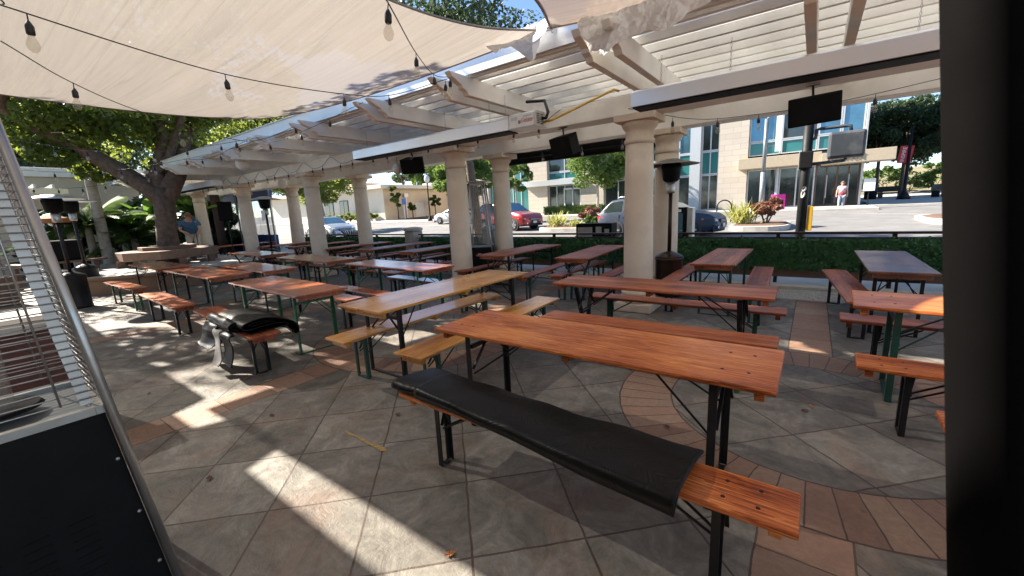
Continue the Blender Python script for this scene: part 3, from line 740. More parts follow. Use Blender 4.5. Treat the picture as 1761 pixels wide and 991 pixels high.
# ------------------------------------------------------------------ beer tables and benches
_cache = {}
LEG = {'black': 'blackmetal', 'green': 'greenmetal', 'dark green': 'darkgreenmetal'}
def leg_frame(W, H, x, sgn, kind, legc, splay):
    """meshes of one folding end frame at x: two legs, foot bar, cross braces"""
    m = M[LEG[legc]]; key = (W, H, kind, legc, splay)
    out = []
    yy = W / 2 - 0.075
    lw = 0.042 if kind == 'table' else 0.034
    for s in (-1, 1):
        if splay:
            mb = MB().bar((0, s * yy, H - 0.06), (0, s * yy * 0.42, H * 0.5), lw, 0.03, (0, 1, 0)).bar((0, s * yy * 0.42, H * 0.5 + 0.015), (0, s * yy * 0.5, 0.004), lw, 0.03, (0, 1, 0))
        else:
            # angle iron: two thin plates
            mb = MB().b2((-lw / 2, s * yy - 0.003, 0.004), (lw / 2, s * yy + 0.003, H - 0.03)).b2((-lw / 2, s * yy - s * 0.003 - s * 0.028, 0.004), (-lw / 2 + 0.006, s * yy - s * 0.0031, H - 0.03))
        out.append(('leg', mb))
    fy = yy * (0.5 if splay else 1) - 0.032
    out.append(('foot_bar', MB().b2((-0.016, -fy, 0.003), (0.016, fy, 0.012))))
    out.append(('cross_bar', MB().b2((-0.012, -(yy - 0.034), H * 0.80), (0.012, yy - 0.034, H * 0.80 + 0.028)) if not splay else MB().b2((-0.012, -yy * .4, H * 0.5), (0.012, yy * .4, H * 0.5 + 0.025))))
    # X strut between the legs and two stays up to the top
    br = MB()
    br.bar((0.018, -(yy - 0.02), H * 0.60), (0.018, 0.02, H - 0.055), 0.010, 0.018, (1, 0, 0))
    br.bar((0.030, (yy - 0.02), H * 0.60), (0.030, -0.02, H - 0.055), 0.010, 0.018, (1, 0, 0))
    out.append(('strut', br))
    for s in (-1, 1):
        out.append(('stay', MB().tube([(0.02 * -sgn, s * (yy - 0.03), H * 0.55), (-sgn * (0.42 if kind == 'table' else 0.30), s * 0.05, H - 0.05)], 0.007, 6)))
    res = []
    for nm, mb in out: res.append((nm, mb.mesh(nm, m)))
    return res
def furniture(kind, L, W, top, legc, splay=False, inset=0.27):
    key = (kind, L, W, top, legc, splay)
    if key in _cache: return _cache[key]
    H = 0.77 if kind == 'table' else 0.48
    m = M[top]; parts = []
    mb = MB().b2((-L / 2, -W / 2, H - 0.028), (L / 2, W / 2, H))
    parts.append(('tabletop' if kind == 'table' else 'seat', mb.mesh('tabletop' if kind == 'table' else 'seat', m), (0, 0, 0), 0.007))
    bw = W - 0.09
    be = MB().b2((-0.022, -bw / 2, H - 0.083), (0.022, bw / 2, H - 0.0285)).mesh('bearer', m)
    for x in ((-L / 2 + 0.07), 0.0, (L / 2 - 0.07)): parts.append(('bearer', be, (x, 0, 0), 0.005))
    for s in (-1, 1):
        for nm, me in leg_frame(W, H, 0, s, kind, legc, splay): parts.append((nm, me, (s * (L / 2 - inset), 0, 0), 0))
    if top == 'orange':
        bo = MB().lathe([(0.009, H + 0.0005), (0.008, H + 0.0025), (0.003, H + 0.003)], (0, 0, 0), 8).mesh('bolt', M['bronze'])
        for s in (-1, 1):
            for x in (L / 2 - 0.13, L / 2 - 0.25):
                for y in (-W * 0.22, W * 0.22): parts.append(('bolt', bo, (s * x, y, 0), 0))
    _cache[key] = parts
    return parts
def place(kind, label, cx, cy, rz, L, W, top, legc, splay=False, group=None, inset=0.27):
    t = thing('beer_table' if kind == 'table' else 'beer_bench', label, 'table' if kind == 'table' else 'bench', (cx, cy, 0), R(rz),
              group or ('folding beer tables on the patio' if kind == 'table' else 'folding benches beside the beer tables'))
    for nm, me, loc, bv in furniture(kind, L, W, top, legc, splay, inset):
        o = inst(nm, me, t, bv); o.location = loc
    return t
T = lambda *a, **k: place('table', *a, **k)
B = lambda *a, **k: place('bench', *a, **k)
T('bright orange varnished table in the foreground behind the bench with the black mat', -1.17, 2.36, 0, 2.2, 0.62, 'orange', 'black')
T('golden varnished table with rounded pale top running away from the viewer', -3.45, 3.39, 90, 2.42, 0.70, 'gold', 'black')
T('long red-brown table standing before the nearest big column', -1.30, 4.33, 0.5, 2.18, 0.60, 'redwood', 'black', True)
T('orange table with dark green legs cut by the dark post on the right', 1.42, 4.32, -2, 2.2, 0.66, 'orange', 'dark green')
T('worn dark table with scuffed top by the ivy screen next to the dark post', 0.83, 6.95, 90, 2.12, 0.57, 'darkwood', 'black')
T('dull brown table between ivy screen and long red-brown table, right of the big column', -1.05, 7.0, 90, 2.05, 0.56, 'redwood', 'dark green')
T('dark red table with hourglass green legs just left of the big column', -3.33, 7.2, 95, 2.25, 0.62, 'redwood', 'dark green', True)
T('dark red table in front of the black pyramid heater by the fence', -5.0, 7.2, 91, 2.25, 0.68, 'redwood', 'black')
T('glossy table reflecting the sky, with green legs, left of the golden table', -5.89, 4.57, -3.5, 2.34, 0.64, 'midwood', 'green')
T('sunlit russet table with bright green legs in front of the third inner column', -8.96, 4.75, -3.5, 2.45, 0.68, 'midwood', 'green')
T('russet table in front of the fourth inner column, beside the tree plinth', -12.45, 5.0, -4, 2.4, 0.72, 'midwood', 'dark green', True)
T('half shaded table with pale metal edge between bench mat and golden table', -5.78, 2.58, -3, 2.22, 0.64, 'midwood', 'green')
T('second left row table, sunlit patch on its top, behind the mid-left bench', -9.05, 2.70, -1, 2.5, 0.66, 'midwood', 'dark green')
T('table tucked behind the second left row table with only its end showing', -8.7, 3.45, -3, 2.2, 0.6, 'midwood', 'dark green')
T('farthest left row table against the round tree plinth', -11.95, 2.72, -1, 2.3, 0.64, 'midwood', 'black')
T('sky-lit table behind the third outer column near the street bin', -11.3, 7.35, 92, 2.3, 0.64, 'redwood', 'black')
T('sky-lit table in front of the octagonal-capped stone pillar', -9.45, 7.45, 92, 2.3, 0.64, 'redwood', 'dark green', True)
T('sky-lit table left of the second inner column, before the short railing', -7.62, 7.3, 91, 2.2, 0.62, 'redwood', 'dark green', True)
T('thin looking far table between third and fourth inner columns', -13.5, 7.5, 93, 2.2, 0.64, 'redwood', 'black', True)
T('far table in front of the clear vinyl curtain by the patio heater', -15.3, 7.4, 94, 2.2, 0.64, 'redwood', 'black')
T('far table beside the speaker stand and fifth inner column', -18.2, 6.9, 96, 2.2, 0.64, 'midwood', 'black', True)
# benches
fb = B('orange bench in the foreground with a folded black rubber mat on it', -1.035, 1.67, -0.5, 2.16, 0.25, 'orange', 'black')
B('red-brown bench tucked close behind the foreground orange table', -1.22, 3.76, 0.5, 2.15, 0.30, 'redwood', 'green')
B('long red-brown bench in front of the base of the big column', -1.22, 4.86, 0, 2.16, 0.26, 'redwood', 'dark green')
B('golden bench on the left side of the golden table', -3.60, 3.2, 89, 2.4, 0.34, 'gold', 'dark green')
B('golden bench with worn end on the right side of the golden table', -2.68, 3.27, 92, 2.42, 0.34, 'gold', 'dark green')
B('red-brown bench behind the orange table cut by the dark post', 1.38, 4.84, -1.5, 2.2, 0.28, 'redwood', 'black')
B('orange bench in front of the orange table cut by the dark post', 1.42, 3.58, -1, 2.2, 0.30, 'orange', 'black')
B('orange bench corner lowest at the right, against the dark post', 1.70, 2.74, -1.5, 2.2, 0.28, 'orange', 'black')
B('brown bench standing alone between the two tables by the gravel on the right', 0.42, 6.75, 94.6, 2.36, 0.30, 'redwood', 'black')
B('brown bench on the right side of the dull brown table, over the gravel', -0.56, 6.85, 92, 2.2, 0.28, 'redwood', 'dark green')
B('brown bench left of the dull brown table, beside the mushroom heater tank', -1.66, 7.0, 91, 2.2, 0.26, 'redwood', 'black')
B('dark red bench between the two dark red tables by the fence', -4.05, 6.75, 94, 2.25, 0.24, 'redwood', 'dark green')
B('brown bench under the hourglass-legged table, left of the big column', -3.52, 7.0, 92, 2.1, 0.28, 'redwood', 'dark green')
B('red bench right of the hourglass-legged table, mostly hidden by the big column', -2.72, 7.3, 92, 2.1, 0.26, 'redwood', 'black')
B('dark bench left of the table in front of the black pyramid heater', -5.5, 6.9, 88, 2.25, 0.28, 'redwood', 'black')
B('bench under the glossy sky-reflecting table, its top shining blue', -5.35, 4.83, -3, 2.2, 0.27, 'midwood', 'dark green')
B('sunlit orange bench in front of the glossy sky-reflecting table', -5.42, 3.72, -3, 2.0, 0.26, 'midwood', 'dark green')
B('dark bench end behind the green legs of the glossy table', -7.75, 5.3, -3, 2.2, 0.27, 'redwood', 'black')
B('bench behind the sunlit russet table at the foot of the third inner column', -9.3, 5.35, -3, 2.2, 0.27, 'redwood', 'black')
B('bench behind the table beside the tree plinth', -12.0, 5.6, -4, 2.2, 0.28, 'redwood', 'black')
B('bright orange bench end showing behind the half shaded table', -6.3, 3.32, -3, 2.2, 0.26, 'midwood', 'black')
B('left-hand bench with green legs next to the round tree plinth', -11.45, 1.99, 0.5, 2.15, 0.27, 'midwood', 'green')
B('brown bench with black legs in the sun, middle of the left bench row', -8.35, 1.90, -2.5, 2.15, 0.31, 'redwood', 'black')
lb = B('brown bench with a crumpled rubber mat thrown across it', -5.62, 1.85, -5, 2.3, 0.30, 'redwood', 'black')
for i, (x, y, lab) in enumerate([(-10.5, 7.3, 'dark bench right of the table behind the third outer column'), (-12.1, 7.3, 'dark bench left of the table behind the third outer column'),
        (-8.65, 7.35, 'sky-lit bench right of the table in front of the octagonal-capped pillar'), (-10.05, 7.4, 'dark bench left of the table in front of the octagonal-capped pillar'),
        (-6.9, 7.3, 'dark bench right of the table before the short railing'), (-8.15, 7.2, 'dark bench left of the table before the short railing'),
        (-13.0, 7.3, 'far dark bench right of the thin looking far table'), (-14.6, 7.3, 'far dark bench between the thin looking table and the curtain table')]):
    B(lab, x, y, 92, 2.15, 0.27, 'redwood', 'black')

# rubber mats
def slab_mesh(path_fn, nu, section, nv):
    mb = MB(); mb.grid(lambda u, v: path_fn(u, v), nu, nv); return mb
def mat_foreground():
    t = thing('rubber_mat', 'black textured rubber mat folded lengthwise on the foreground bench', 'mat', (-1.3, 1.67, 0.482))
    th = 0.010
    # folded section: lower sheet, round fold at the near edge, upper sheet
    y0s = 0.7
    def sec(s, x):
        wig = 0.010 * math.sin(x * 3.1 + 1) + 0.012 * noise.noise((x * 2.2, s * 3, 0.3))
        ov = min(1, max(0, (x + 0.35) / 0.9)); near, far = -0.158 - 0.065 * x + wig, 0.165 + 0.5 * wig
        top = 0.088 - 0.036 * min(1, max(0, (x + 0.62) / 1.0)) + 0.004 * math.sin((x + 0.7) * 5.3) + 0.007 * (1 - abs(noise.noise((x * 2.2 + y0s, s * 2.0, 4))) * 2) + 0.010 * noise.noise((x * 3, s * 4, 2))
        if s < 0.42:
            k = s / 0.42; y = far + (near - far) * k; z = 0.012 + (-0.045 * ov * max(0, (k - 0.78) / 0.22) ** 1.5)
        elif s < 0.58:
            a = (s - 0.42) / 0.16 * math.pi; y = near - 0.020 * math.sin(a); zb = 0.012 - 0.045 * ov; z = zb + (top - 0.012 - zb) * (1 - math.cos(a)) / 2
        else:
            k = (s - 0.58) / 0.42; y = near + (far + 0.02 - near) * k
            z = top - 0.012 + 0.010 * math.sin(k * math.pi) - 0.022 * k ** 3 + 0.008 * noise.noise((x * 4, k * 3, 5))
        return y, z
    def f(u, v):
        x = -0.62 + u * 1.58
        x += 0.035 * (v - 0.5) * (1 if u > 0.5 else -1)
        y, z = sec(v, x)
        return (x, y, z)
    o = MB().grid(f, 70, 56).build('folded_sheet', M['rubber'], t, True)
    md = o.modifiers.new('thickness', 'SOLIDIFY'); md.thickness = th; md.offset = 0
    # second layer: loose rolled end on the left
    def g(u, v):
        x = -0.86 + u * 0.62
        wig = 0.012 * noise.noise((x * 5, v * 4, 8))
        near, far = -0.115 + 0.05 * u, 0.20 - 0.03 * u
        top = 0.070 - 0.010 * u
        if v < 0.4: k = v / 0.4; y, z = far + (near - far) * k, 0.016
        elif v < 0.6:
            a = (v - 0.4) / 0.2 * math.pi; y = near - 0.025 * math.sin(a); z = 0.016 + (top - 0.016) * (1 - math.cos(a)) / 2
        else: k = (v - 0.6) / 0.4; y, z = near + (far - near) * k, top + 0.006 * math.sin(k * 3.1) - 0.012 * k ** 2
        return (x + 0.06 * (v - 0.5), y + wig, z + wig * 0.7)
    o = MB().grid(g, 34, 44).build('folded_end', M['rubber'], t, True)
    md = o.modifiers.new('thickness', 'SOLIDIFY'); md.thickness = th; md.offset = 0
    t.rotation_euler = (0, 0, R(-0.5))
mat_foreground()
def mat_left():
    t = thing('rubber_mat', 'crumpled grey-black rubber mat draped in folds across the left bench', 'mat', (-5.05, 1.80, 0.482), R(-5))
    def strip(path, x0, x1, mat, nm, wob, seed):
        P = catmull(path, 46)
        def f(u, v):
            p = P[round(u * 46)]
            x = x0 + (x1 - x0) * v
            d = noise.noise_vector((x * 4 + seed, p.y * 5, p.z * 5)) * wob
            return Vector((x + p.x + d.x * 0.4, p.y + d.y, p.z + d.z))
        o = MB().grid(f, 46, 22).build(nm, mat, t, True)
        md = o.modifiers.new('thickness', 'SOLIDIFY'); md.thickness = 0.009; md.offset = 0
    # S-folded layers lying along the bench, open end towards the right
    strip([(0, -0.10, 0.014), (0, 0.05, 0.012), (0, 0.22, 0.014), (0, 0.275, 0.03), (0, 0.22, 0.052), (0, 0.05, 0.060), (0, -0.08, 0.060), (0, -0.155, 0.075), (0, -0.165, 0.105), (0, -0.10, 0.135), (0, 0.02, 0.140), (0, 0.14, 0.118), (0, 0.25, 0.085), (0, 0.33, 0.045), (0, 0.375, -0.01), (0, 0.37, -0.075), (0, 0.33, -0.085), (0, 0.315, -0.04)], -0.40, 0.46, M['rubber'], 'fold', 0.018, 1)
    strip([(0, 0.16, 0.085), (0, 0.05, 0.092), (0, -0.06, 0.088), (0, -0.105, 0.10), (0, -0.06, 0.115), (0, 0.06, 0.112), (0, 0.17, 0.10)], -0.36, 0.44, M['rubber'], 'fold', 0.012, 3)
    # rolled front edge
    strip([(0, -0.185 + (0.062 - 0.0022 * k) * math.cos(k * 0.62 + 1.2), 0.062 + (0.060 - 0.0022 * k) * math.sin(k * 0.62 + 1.2)) for k in range(22)], -0.52, 0.30, M['rubber'], 'roll', 0.018, 6)
    # wide flap hanging in front, its grey backing turned out
    strip([(0, -0.19, 0.03), (-0.01, -0.245, 0.02), (-0.03, -0.265, -0.05), (-0.06, -0.255, -0.13), (-0.10, -0.285, -0.20), (-0.12, -0.33, -0.235)], -0.66, -0.16, M['rubber'], 'flap', 0.035, 7)
    strip([(-0.02, -0.20, 0.01), (-0.01, -0.262, 0.0), (0.0, -0.275, -0.10), (0.03, -0.29, -0.20), (0.06, -0.315, -0.30), (0.09, -0.35, -0.36)], -0.22, -0.02, M['rubber_back'], 'flap', 0.03, 11)
    strip([(0.0, -0.20, 0.0), (0.01, -0.255, -0.02), (0.02, -0.255, -0.12), (0.04, -0.265, -0.22), (0.06, -0.285, -0.31)], 0.0, 0.30, M['rubber'], 'flap', 0.03, 15)
mat_left()

# ------------------------------------------------------------------ heaters
def pyramid_heater(label, loc, rz=0.0, H=2.25, hb=0.385, ht=0.19, zb=0.80, hoodw=0.14, badge=False, dense=44):
    hood = True
    t = thing('pyramid_heater', label, 'patio heater', loc, rz, 'pyramid patio heaters')
    hw = lambda z: hb + (ht - hb) * z / H
    pm = M['steel']
    for sx in (-1, 1):
        for sy in (-1, 1):
            a, b = hw(0.02), hw(H)
            MB().tube([(sx * a, sy * a, 0.02), (sx * b, sy * b, H)], 0.017, 10).build('corner_post', pm, t, True)
    i0, i1 = hw(0.04) - 0.018, hw(zb) - 0.018
    mb = MB()
    a = [mb.bm.verts.new((sx * i0, sy * i0, 0.05)) for sx, sy in ((-1, -1), (1, -1), (1, 1), (-1, 1))]
    b = [mb.bm.verts.new((sx * i1, sy * i1, zb)) for sx, sy in ((-1, -1), (1, -1), (1, 1), (-1, 1))]
    mb.bm.faces.new(a[::-1]); mb.bm.faces.new(b)
    for k in range(4): mb.bm.faces.new((a[k], a[(k + 1) % 4], b[(k + 1) % 4], b[k]))
    body = mb.build('body', M['blackbox'], t)
    # louvre slots in the front (+x) and right faces
    for zc, yc in ((0.42, -0.12), (0.42, 0.0), (0.42, 0.12)):
        sl_ = MB()
        for k in range(7):
            z = zc - 0.12 + 0.035 * k; x = hw(z) - 0.018 - (0.0)
            sl_.box((x + 0.002, yc, z), (0.006, 0.07, 0.007), Matrix.Rotation(R(5), 3, 'Y'))
        sl_.build('louvre', M['darkscreen'], body)
    q = hw(zb) - 0.012
    MB().b2((-q, -q, zb + 0.003), (q, -q + 0.03, zb + 0.034)).b2((-q, q - 0.03, zb + 0.003), (q, q, zb + 0.034)).b2((-q, -q + 0.031, zb + 0.003), (-q + 0.03, q - 0.031, zb + 0.034)).b2((q - 0.03, -q + 0.031, zb + 0.003), (q, q - 0.031, zb + 0.034)).build('rim', M['steel'], t)
    MB().b2((-q + 0.031, -q + 0.031, zb + 0.003), (q - 0.031, q - 0.031, zb + 0.012)).build('deck', M['grey_pole'], t)
    MB().lathe([(0.13, zb + 0.047), (0.12, zb + 0.06), (0.06, zb + 0.055)], n=24).build('burner', M['blackbox'], t)
    MB().lathe([(0.055, zb + 0.062), (0.055, H - 0.02)], n=20, caps=False).build('glass_tube', M['bulb'], t, True)
    # wire guards on the four sides
    for k in range(4):
        g = MB(); rot = Matrix.Rotation(k * math.pi / 2, 3, 'Z')
        for j in range(dense + 1):
            z = zb + 0.075 + (H - zb - 0.15) * j / dense; h = hw(z) - 0.022
            g.tube([rot @ Vector((h + 0.006, -h, z)), rot @ Vector((h + 0.006, h, z))], 0.0028, 5)
        for fy in (-0.55, 0.55):
            z0, z1 = zb + 0.07, H - 0.07
            g.tube([rot @ Vector((hw(z0) - 0.012, fy * hw(z0), z0)), rot @ Vector((hw(z1) - 0.012, fy * hw(z1), z1))], 0.0038, 5)
        g.build('wire_guard', pm, t, True)
        # inner flat strip beside the post
        st = MB()
        z0, z1 = zb + 0.05, H - 0.03
        st.bar(rot @ Vector((hw(z0) - 0.03, hw(z0) - 0.055, z0)), rot @ Vector((hw(z1) - 0.03, hw(z1) - 0.055, z1)), 0.035, 0.004, rot @ Vector((1, 0, 0)))
        st.build('frame_strip', M['galv'], t)
    for z in (0.2, 0.45, 0.7):
        for sy in (-1, 1):
            MB().sphere((hw(z) - 0.012, sy * (hw(z) - 0.035), z), 0.008, 8).build('bolt', pm, body)
    if hood:
        h = hw(H) + hoodw
        mb = MB(); mb.b2((-h, -h, H + 0.02), (h, h, H + 0.035)); mb.b2((-h * .55, -h * .55, H - 0.03), (h * .55, h * .55, H + 0.019))
        mb.build('hood', M['galv'], t, bevel=0.004)
    if badge:
        MB().lathe([(0.05, 0), (0.05, 0.004)], n=20).build('badge', M['steel'], body).matrix_local = Matrix.Translation((0, -hw(0.62) + 0.012, 0.62)) @ Matrix.Rotation(R(90), 4, 'X') @ Matrix.Diagonal((1, 0.6, 1, 1))
    return t
pyramid_heater('stainless pyramid heater with black base in the left foreground', (-2.52, -0.01, 0), 0, 2.36, 0.353, 0.154, 0.90, 0.02)
pyramid_heater('stainless pyramid heater with black base standing between two columns by the fence', (-6.40, 7.5, 0), R(32), 2.25, 0.36, 0.17, 0.78, 0.14, True)

def mushroom_heater(label, loc, pole, paper=False, H=2.3, disc=0.44):
    t = thing('mushroom_heater', label, 'patio heater', loc, 0, 'mushroom patio heaters')
    MB().lathe([(0.23, 0.01), (0.235, 0.04), (0.225, 0.06), (0.225, 0.62), (0.235, 0.64), (0.235, 0.67)], n=28).build('tank_housing', M[pole], t, True)
    MB().lathe([(0.235, 0.672), (0.22, 0.70), (0.12, 0.75), (0.05, 0.775)], n=28).build('lid', M[pole], t, True)
    MB().lathe([(0.032, 0.77), (0.032, H - 0.55)], n=14).build('pole', M[pole], t, True)
    MB().lathe([(0.06, H - 0.56), (0.075, H - 0.53), (0.075, H - 0.38), (0.05, H - 0.37)], n=18).build('burner_cup', M['steel'], t, True)
    MB().lathe([(0.10, H - 0.368), (0.135, H - 0.33), (0.155, H - 0.17), (0.165, H - 0.12)], n=22).build('emitter', M['blackbox'], t, True)
    MB().lathe([(disc, H - 0.10), (disc, H - 0.094), (disc * 0.55, H - 0.045), (0.1, H), (0.02, H + 0.005)], n=36, caps=False).build('reflector', M['dullhood'] if pole == 'bronze' else M['alu'], t, True)
    MB().lathe([(0.16, H - 0.121), (0.14, H - 0.06), (0.02, H - 0.02)], n=22, caps=False).build('reflector_hub', M['blackbox'], t, True)
    if paper:
        mb = MB().grid(lambda u, v: ((u - .5) * 0.26 + 0.03 * noise.noise((u * 4, v * 4, 1)), -0.085 - 0.03 * math.sin(u * 3.1), H - 0.72 + 0.3 * v + 0.04 * noise.noise((u * 3, v * 3, 7))), 10, 10)
        mb.build('paper_wrap', M['white'], t)
    return t
mushroom_heater('dark bronze mushroom heater standing right behind the big column', (-1.98, 7.35, 0), 'bronze', H=2.32)
mushroom_heater('dark mushroom heater nearest the steel heater at the left edge', (-12.55, 1.40, 0), 'blackmetal', H=2.36, disc=0.5)
mushroom_heater('dark mushroom heater behind another one at the left edge', (-14.9, 1.95, 0), 'blackmetal', H=2.42, disc=0.5)
mushroom_heater('mushroom heater with white paper tied under its hood by the vinyl curtain', (-13.6, 5.9, 0), 'blackmetal', True, H=2.36, disc=0.47)

def tube_heater(label, x0, x1, y, z, marked):
    t = thing('hanging_heater', label, 'patio heater', ((x0 + x1) / 2, y, z), 0, 'long box heaters hung from the pergola'); L = (x1 - x0) / 2
    # trough section: sloped front
    sec = [(-0.13, -0.085), (0.15, -0.085), (0.15, 0.07), (0.06, 0.095), (-0.10, 0.095), (-0.13, 0.07)]
    MB().prism(sec, lambda y_, z_: (-L, y_, z_), lambda y_, z_: (L - (0.46 if marked else 0.0), y_, z_)).build('casing', M['alu'], t, bevel=0.004)
    MB().b2((-L + 0.02, -0.12, -0.100), (L - 0.48, 0.14, -0.0865)).build('reflector_tray', M['blackbox'], t)
    if marked:
        MB().prism([(-0.14, -0.088), (0.16, -0.088), (0.16, 0.09), (0.08, 0.12), (-0.09, 0.12), (-0.14, 0.09)], lambda y_, z_: (L - 0.457, y_, z_), lambda y_, z_: (L, y_, z_)).build('burner_box', M['galv'], t, bevel=0.004)
        lv = MB()
        for r_ in range(6):
            for c_ in (-0.06, 0.04): lv.b2((L + 0.001, c_ - 0.035, -0.05 + 0.024 * r_), (L + 0.003, c_ + 0.035, -0.04 + 0.024 * r_))
        lv.build('vent_slot', M['blackbox'], t)
        pl = MB().b2((L - 0.43, -0.1445, -0.075), (L - 0.02, -0.1415, 0.082)).build('label_plate', M['white'], t)
        text_mesh('Calcana', 0.062, M['redtext'], 'lettering', (L - 0.135, -0.1465, 0.012), (R(90), 0, 0), pl, 0.0008, 0.4)
        MB().b2((L - 0.23, -0.1465, -0.020), (L - 0.04, -0.1455, -0.014)).build('underline', M['redtext'], pl)
        MB().b2((L - 0.40, -0.1465, 0.02), (L - 0.29, -0.1455, 0.068)).b2((L - 0.19, -0.1465, 0.05), (L - 0.05, -0.1455, 0.066)).build('print_block', M['galv'], pl)
        MB().b2((L - 0.275, -0.1465, -0.03), (L - 0.235, -0.1455, 0.012)).build('emblem', M['greytext'], pl)
        MB().tube([(L, 0.05, 0.03), (L + 0.06, 0.05, 0.02), (L + 0.08, 0.08, 0.10), (L - 0.02, 0.16, 0.28), (L - 0.35, 0.2, 0.33)], 0.022, 8).build('cable_conduit', M['blackmetal'], t, True)
        MB().tube([(L, 0.08, -0.02), (L + 0.12, 0.12, 0.0), (L + 0.35, 0.3, 0.12), (L + 0.62, 0.55, 0.28), (L + 0.8, 0.66, 0.36), (L + 0.85, 0.72, 0.34)], 0.017, 8).build('gas_hose', M['yellow_hose'], t, True)
    else:
        MB().b2((-L - 0.003, -0.12, -0.075), (-L - 0.0005, 0.14, 0.065)).build('end_cap', M['galv'], t)
    for x in (-L + 0.3, -L + 1.0, 0.3, L - 0.9, L - 0.6):
        ch = MB()
        for k in range(12):
            zc = 0.1 + k * 0.028
            ch.tube([(x + (0.008 if k % 2 else 0.002) * math.cos(a), 0.01 + (0.002 if k % 2 else 0.008) * math.cos(a), zc + 0.014 + 0.016 * math.sin(a)) for a in [q * math.pi / 3 for q in range(7)]], 0.0025, 4)
        ch.build('chain', M['galv'], t)
tube_heater('long aluminium box heater with white label plate hung under the pergola, centre', -7.42, -3.15, 5.12, 2.82, True)
tube_heater('long aluminium box heater hung at the top right under the cream slats', -1.80, 2.4, 5.05, 2.80, False)
tube_heater('far long box heater hung beyond the fifth rafters near the tree', -19.6, -14.8, 5.15, 2.84, False)

# ------------------------------------------------------------------ speakers, lanterns under the beams
def hung_speaker(label, loc, rot, size=(0.46, 0.26, 0.30)):
    t = thing('speaker', label, 'speaker', loc, 0, 'black speakers under the pergola beams'); t.rotation_euler = rot
    sx, sy, sz = [a / 2 for a in size]
    MB().prism([(-sx, -sy), (sx, -sy), (sx * 0.72, sy), (-sx * 0.72, sy)], lambda x, y: (x, y, -sz), lambda x, y: (x, y, sz)).build('cabinet', M['blackbox'], t, bevel=0.012)
    MB().b2((-sx * 0.93, -sy - 0.012, -sz * 0.9), (sx * 0.93, -sy - 0.001, sz * 0.9)).build('grille', M['darkscreen'], t, bevel=0.004)
    MB().tube([(0, 0, sz), (0, 0.02, sz + 0.10)], 0.012, 6).b2((-0.06, -0.03, sz + 0.10), (0.06, 0.07, sz + 0.11)).build('bracket', M['blackmetal'], t)
hung_speaker('black speaker hanging left of the big column under the beam', (-3.30, 6.12, 2.60), (R(18), 0, R(-18)))
hung_speaker('black speaker under the beam beside the white paper globe', (-6.95, 6.12, 2.64), (R(18), 0, R(30)), (0.5, 0.28, 0.3))
hung_speaker('flat black speaker under the beam above the traffic pole at the right', (-0.09, 6.10, 2.58), (R(10), R(-4), R(8)), (0.50, 0.24, 0.31))
def lantern(label, loc, r):
    t = thing('paper_lantern', label, 'lantern', loc, 0, 'white paper lanterns')
    mb = MB().lathe([(r * math.cos(a), r * math.sin(a)) for a in [(-80 + 160 * k / 22) * math.pi / 180 for k in range(23)]], n=28)
    mb.build('globe', M['paper'], t, True)
    MB().tube([(0, 0, r * 0.98), (0, 0, r + 0.12)], 0.004, 5).build('cord', M['cable'], t)
lantern('white paper globe lantern next to the speaker under the middle beam', (-7.35, 6.0, 2.60), 0.115)
lantern('white paper globe lantern under the far rafters left of centre', (-11.9, 4.8, 3.09), 0.17)
lantern('white paper globe lantern hanging between the far columns', (-14.6, 7.0, 2.83), 0.15)
lb_ = MB().b2((-7.85, 6.37, 2.62), (-7.62, 6.55, 2.85)).b2((-7.80, 6.35, 2.66), (-7.67, 6.372, 2.81))
tag(lb_.build('junction_box', M['cream_wall']), 'small cream box fixed under the beam left of the globe lantern', 'box')

# ------------------------------------------------------------------ string lights
def bulb_meshes():
    s = MB().lathe([(0.008, 0.0), (0.022, -0.03), (0.022, -0.075), (0.018, -0.082)], n=12)
    s.tube([(0, 0, 0.045), (0, 0, 0)], 0.004, 5)
    b = MB().lathe([(0.014, -0.083), (0.020, -0.10), (0.031, -0.125), (0.034, -0.145), (0.028, -0.168), (0.012, -0.184), (0.002, -0.187)], n=14)
    return s.mesh('socket', M['cable'], True), b.mesh('bulb', M['bulb'], True)
SOCK, BULB = bulb_meshes()
def string_light(label, pts, bulbs, smooth=True, sc=1.0):
    t = thing('string_light', label, 'string lights', pts[0], 0, 'festoon string lights'); o0 = Vector(pts[0])
    P = catmull(pts, 14 * (len(pts) - 1)) if smooth else [Vector(p) for p in pts]
    MB().tube([p - o0 for p in P], 0.0045, 6).build('cable', M['cable'], t)
    for b in bulbs:
        s = inst('socket', SOCK, t); s.location = Vector(b) - o0 - Vector((0, 0, 0.045)); s.scale = (sc, sc, sc)
        s.rotation_euler = (rnd.uniform(-.08, .08), rnd.uniform(-.08, .08), rnd.uniform(0, 6))
        inst('bulb', BULB, s)
    return t
string_light('nearest string of bulbs under the beige sail from the top left corner', [(-3.4, 0.1, 3.05), (-3.8, 0.42, 2.93), (-4.15, 0.56, 3.0), (-4.40, 1.75, 2.95), (-4.38, 2.92, 2.99), (-4.45, 3.67, 3.13), (-3.98, 4.2, 3.33)],
             [(-4.15, 0.56, 3.0), (-4.40, 1.75, 2.95), (-4.38, 2.92, 2.99), (-4.44, 3.6, 3.12), (-4.0, 4.18, 3.31)])
string_light('string of bulbs crossing low from the left edge to the pergola', [(-4.93, 0.5, 3.02), (-5.52, 0.93, 2.94), (-6.3, 1.61, 2.91), (-7.53, 2.99, 2.92), (-7.9, 3.6, 3.05), (-7.86, 4.2, 3.34)],
             [(-5.52, 0.93, 2.94), (-7.0, 2.12, 2.90), (-7.53, 2.99, 2.92), (-7.86, 4.15, 3.32)])
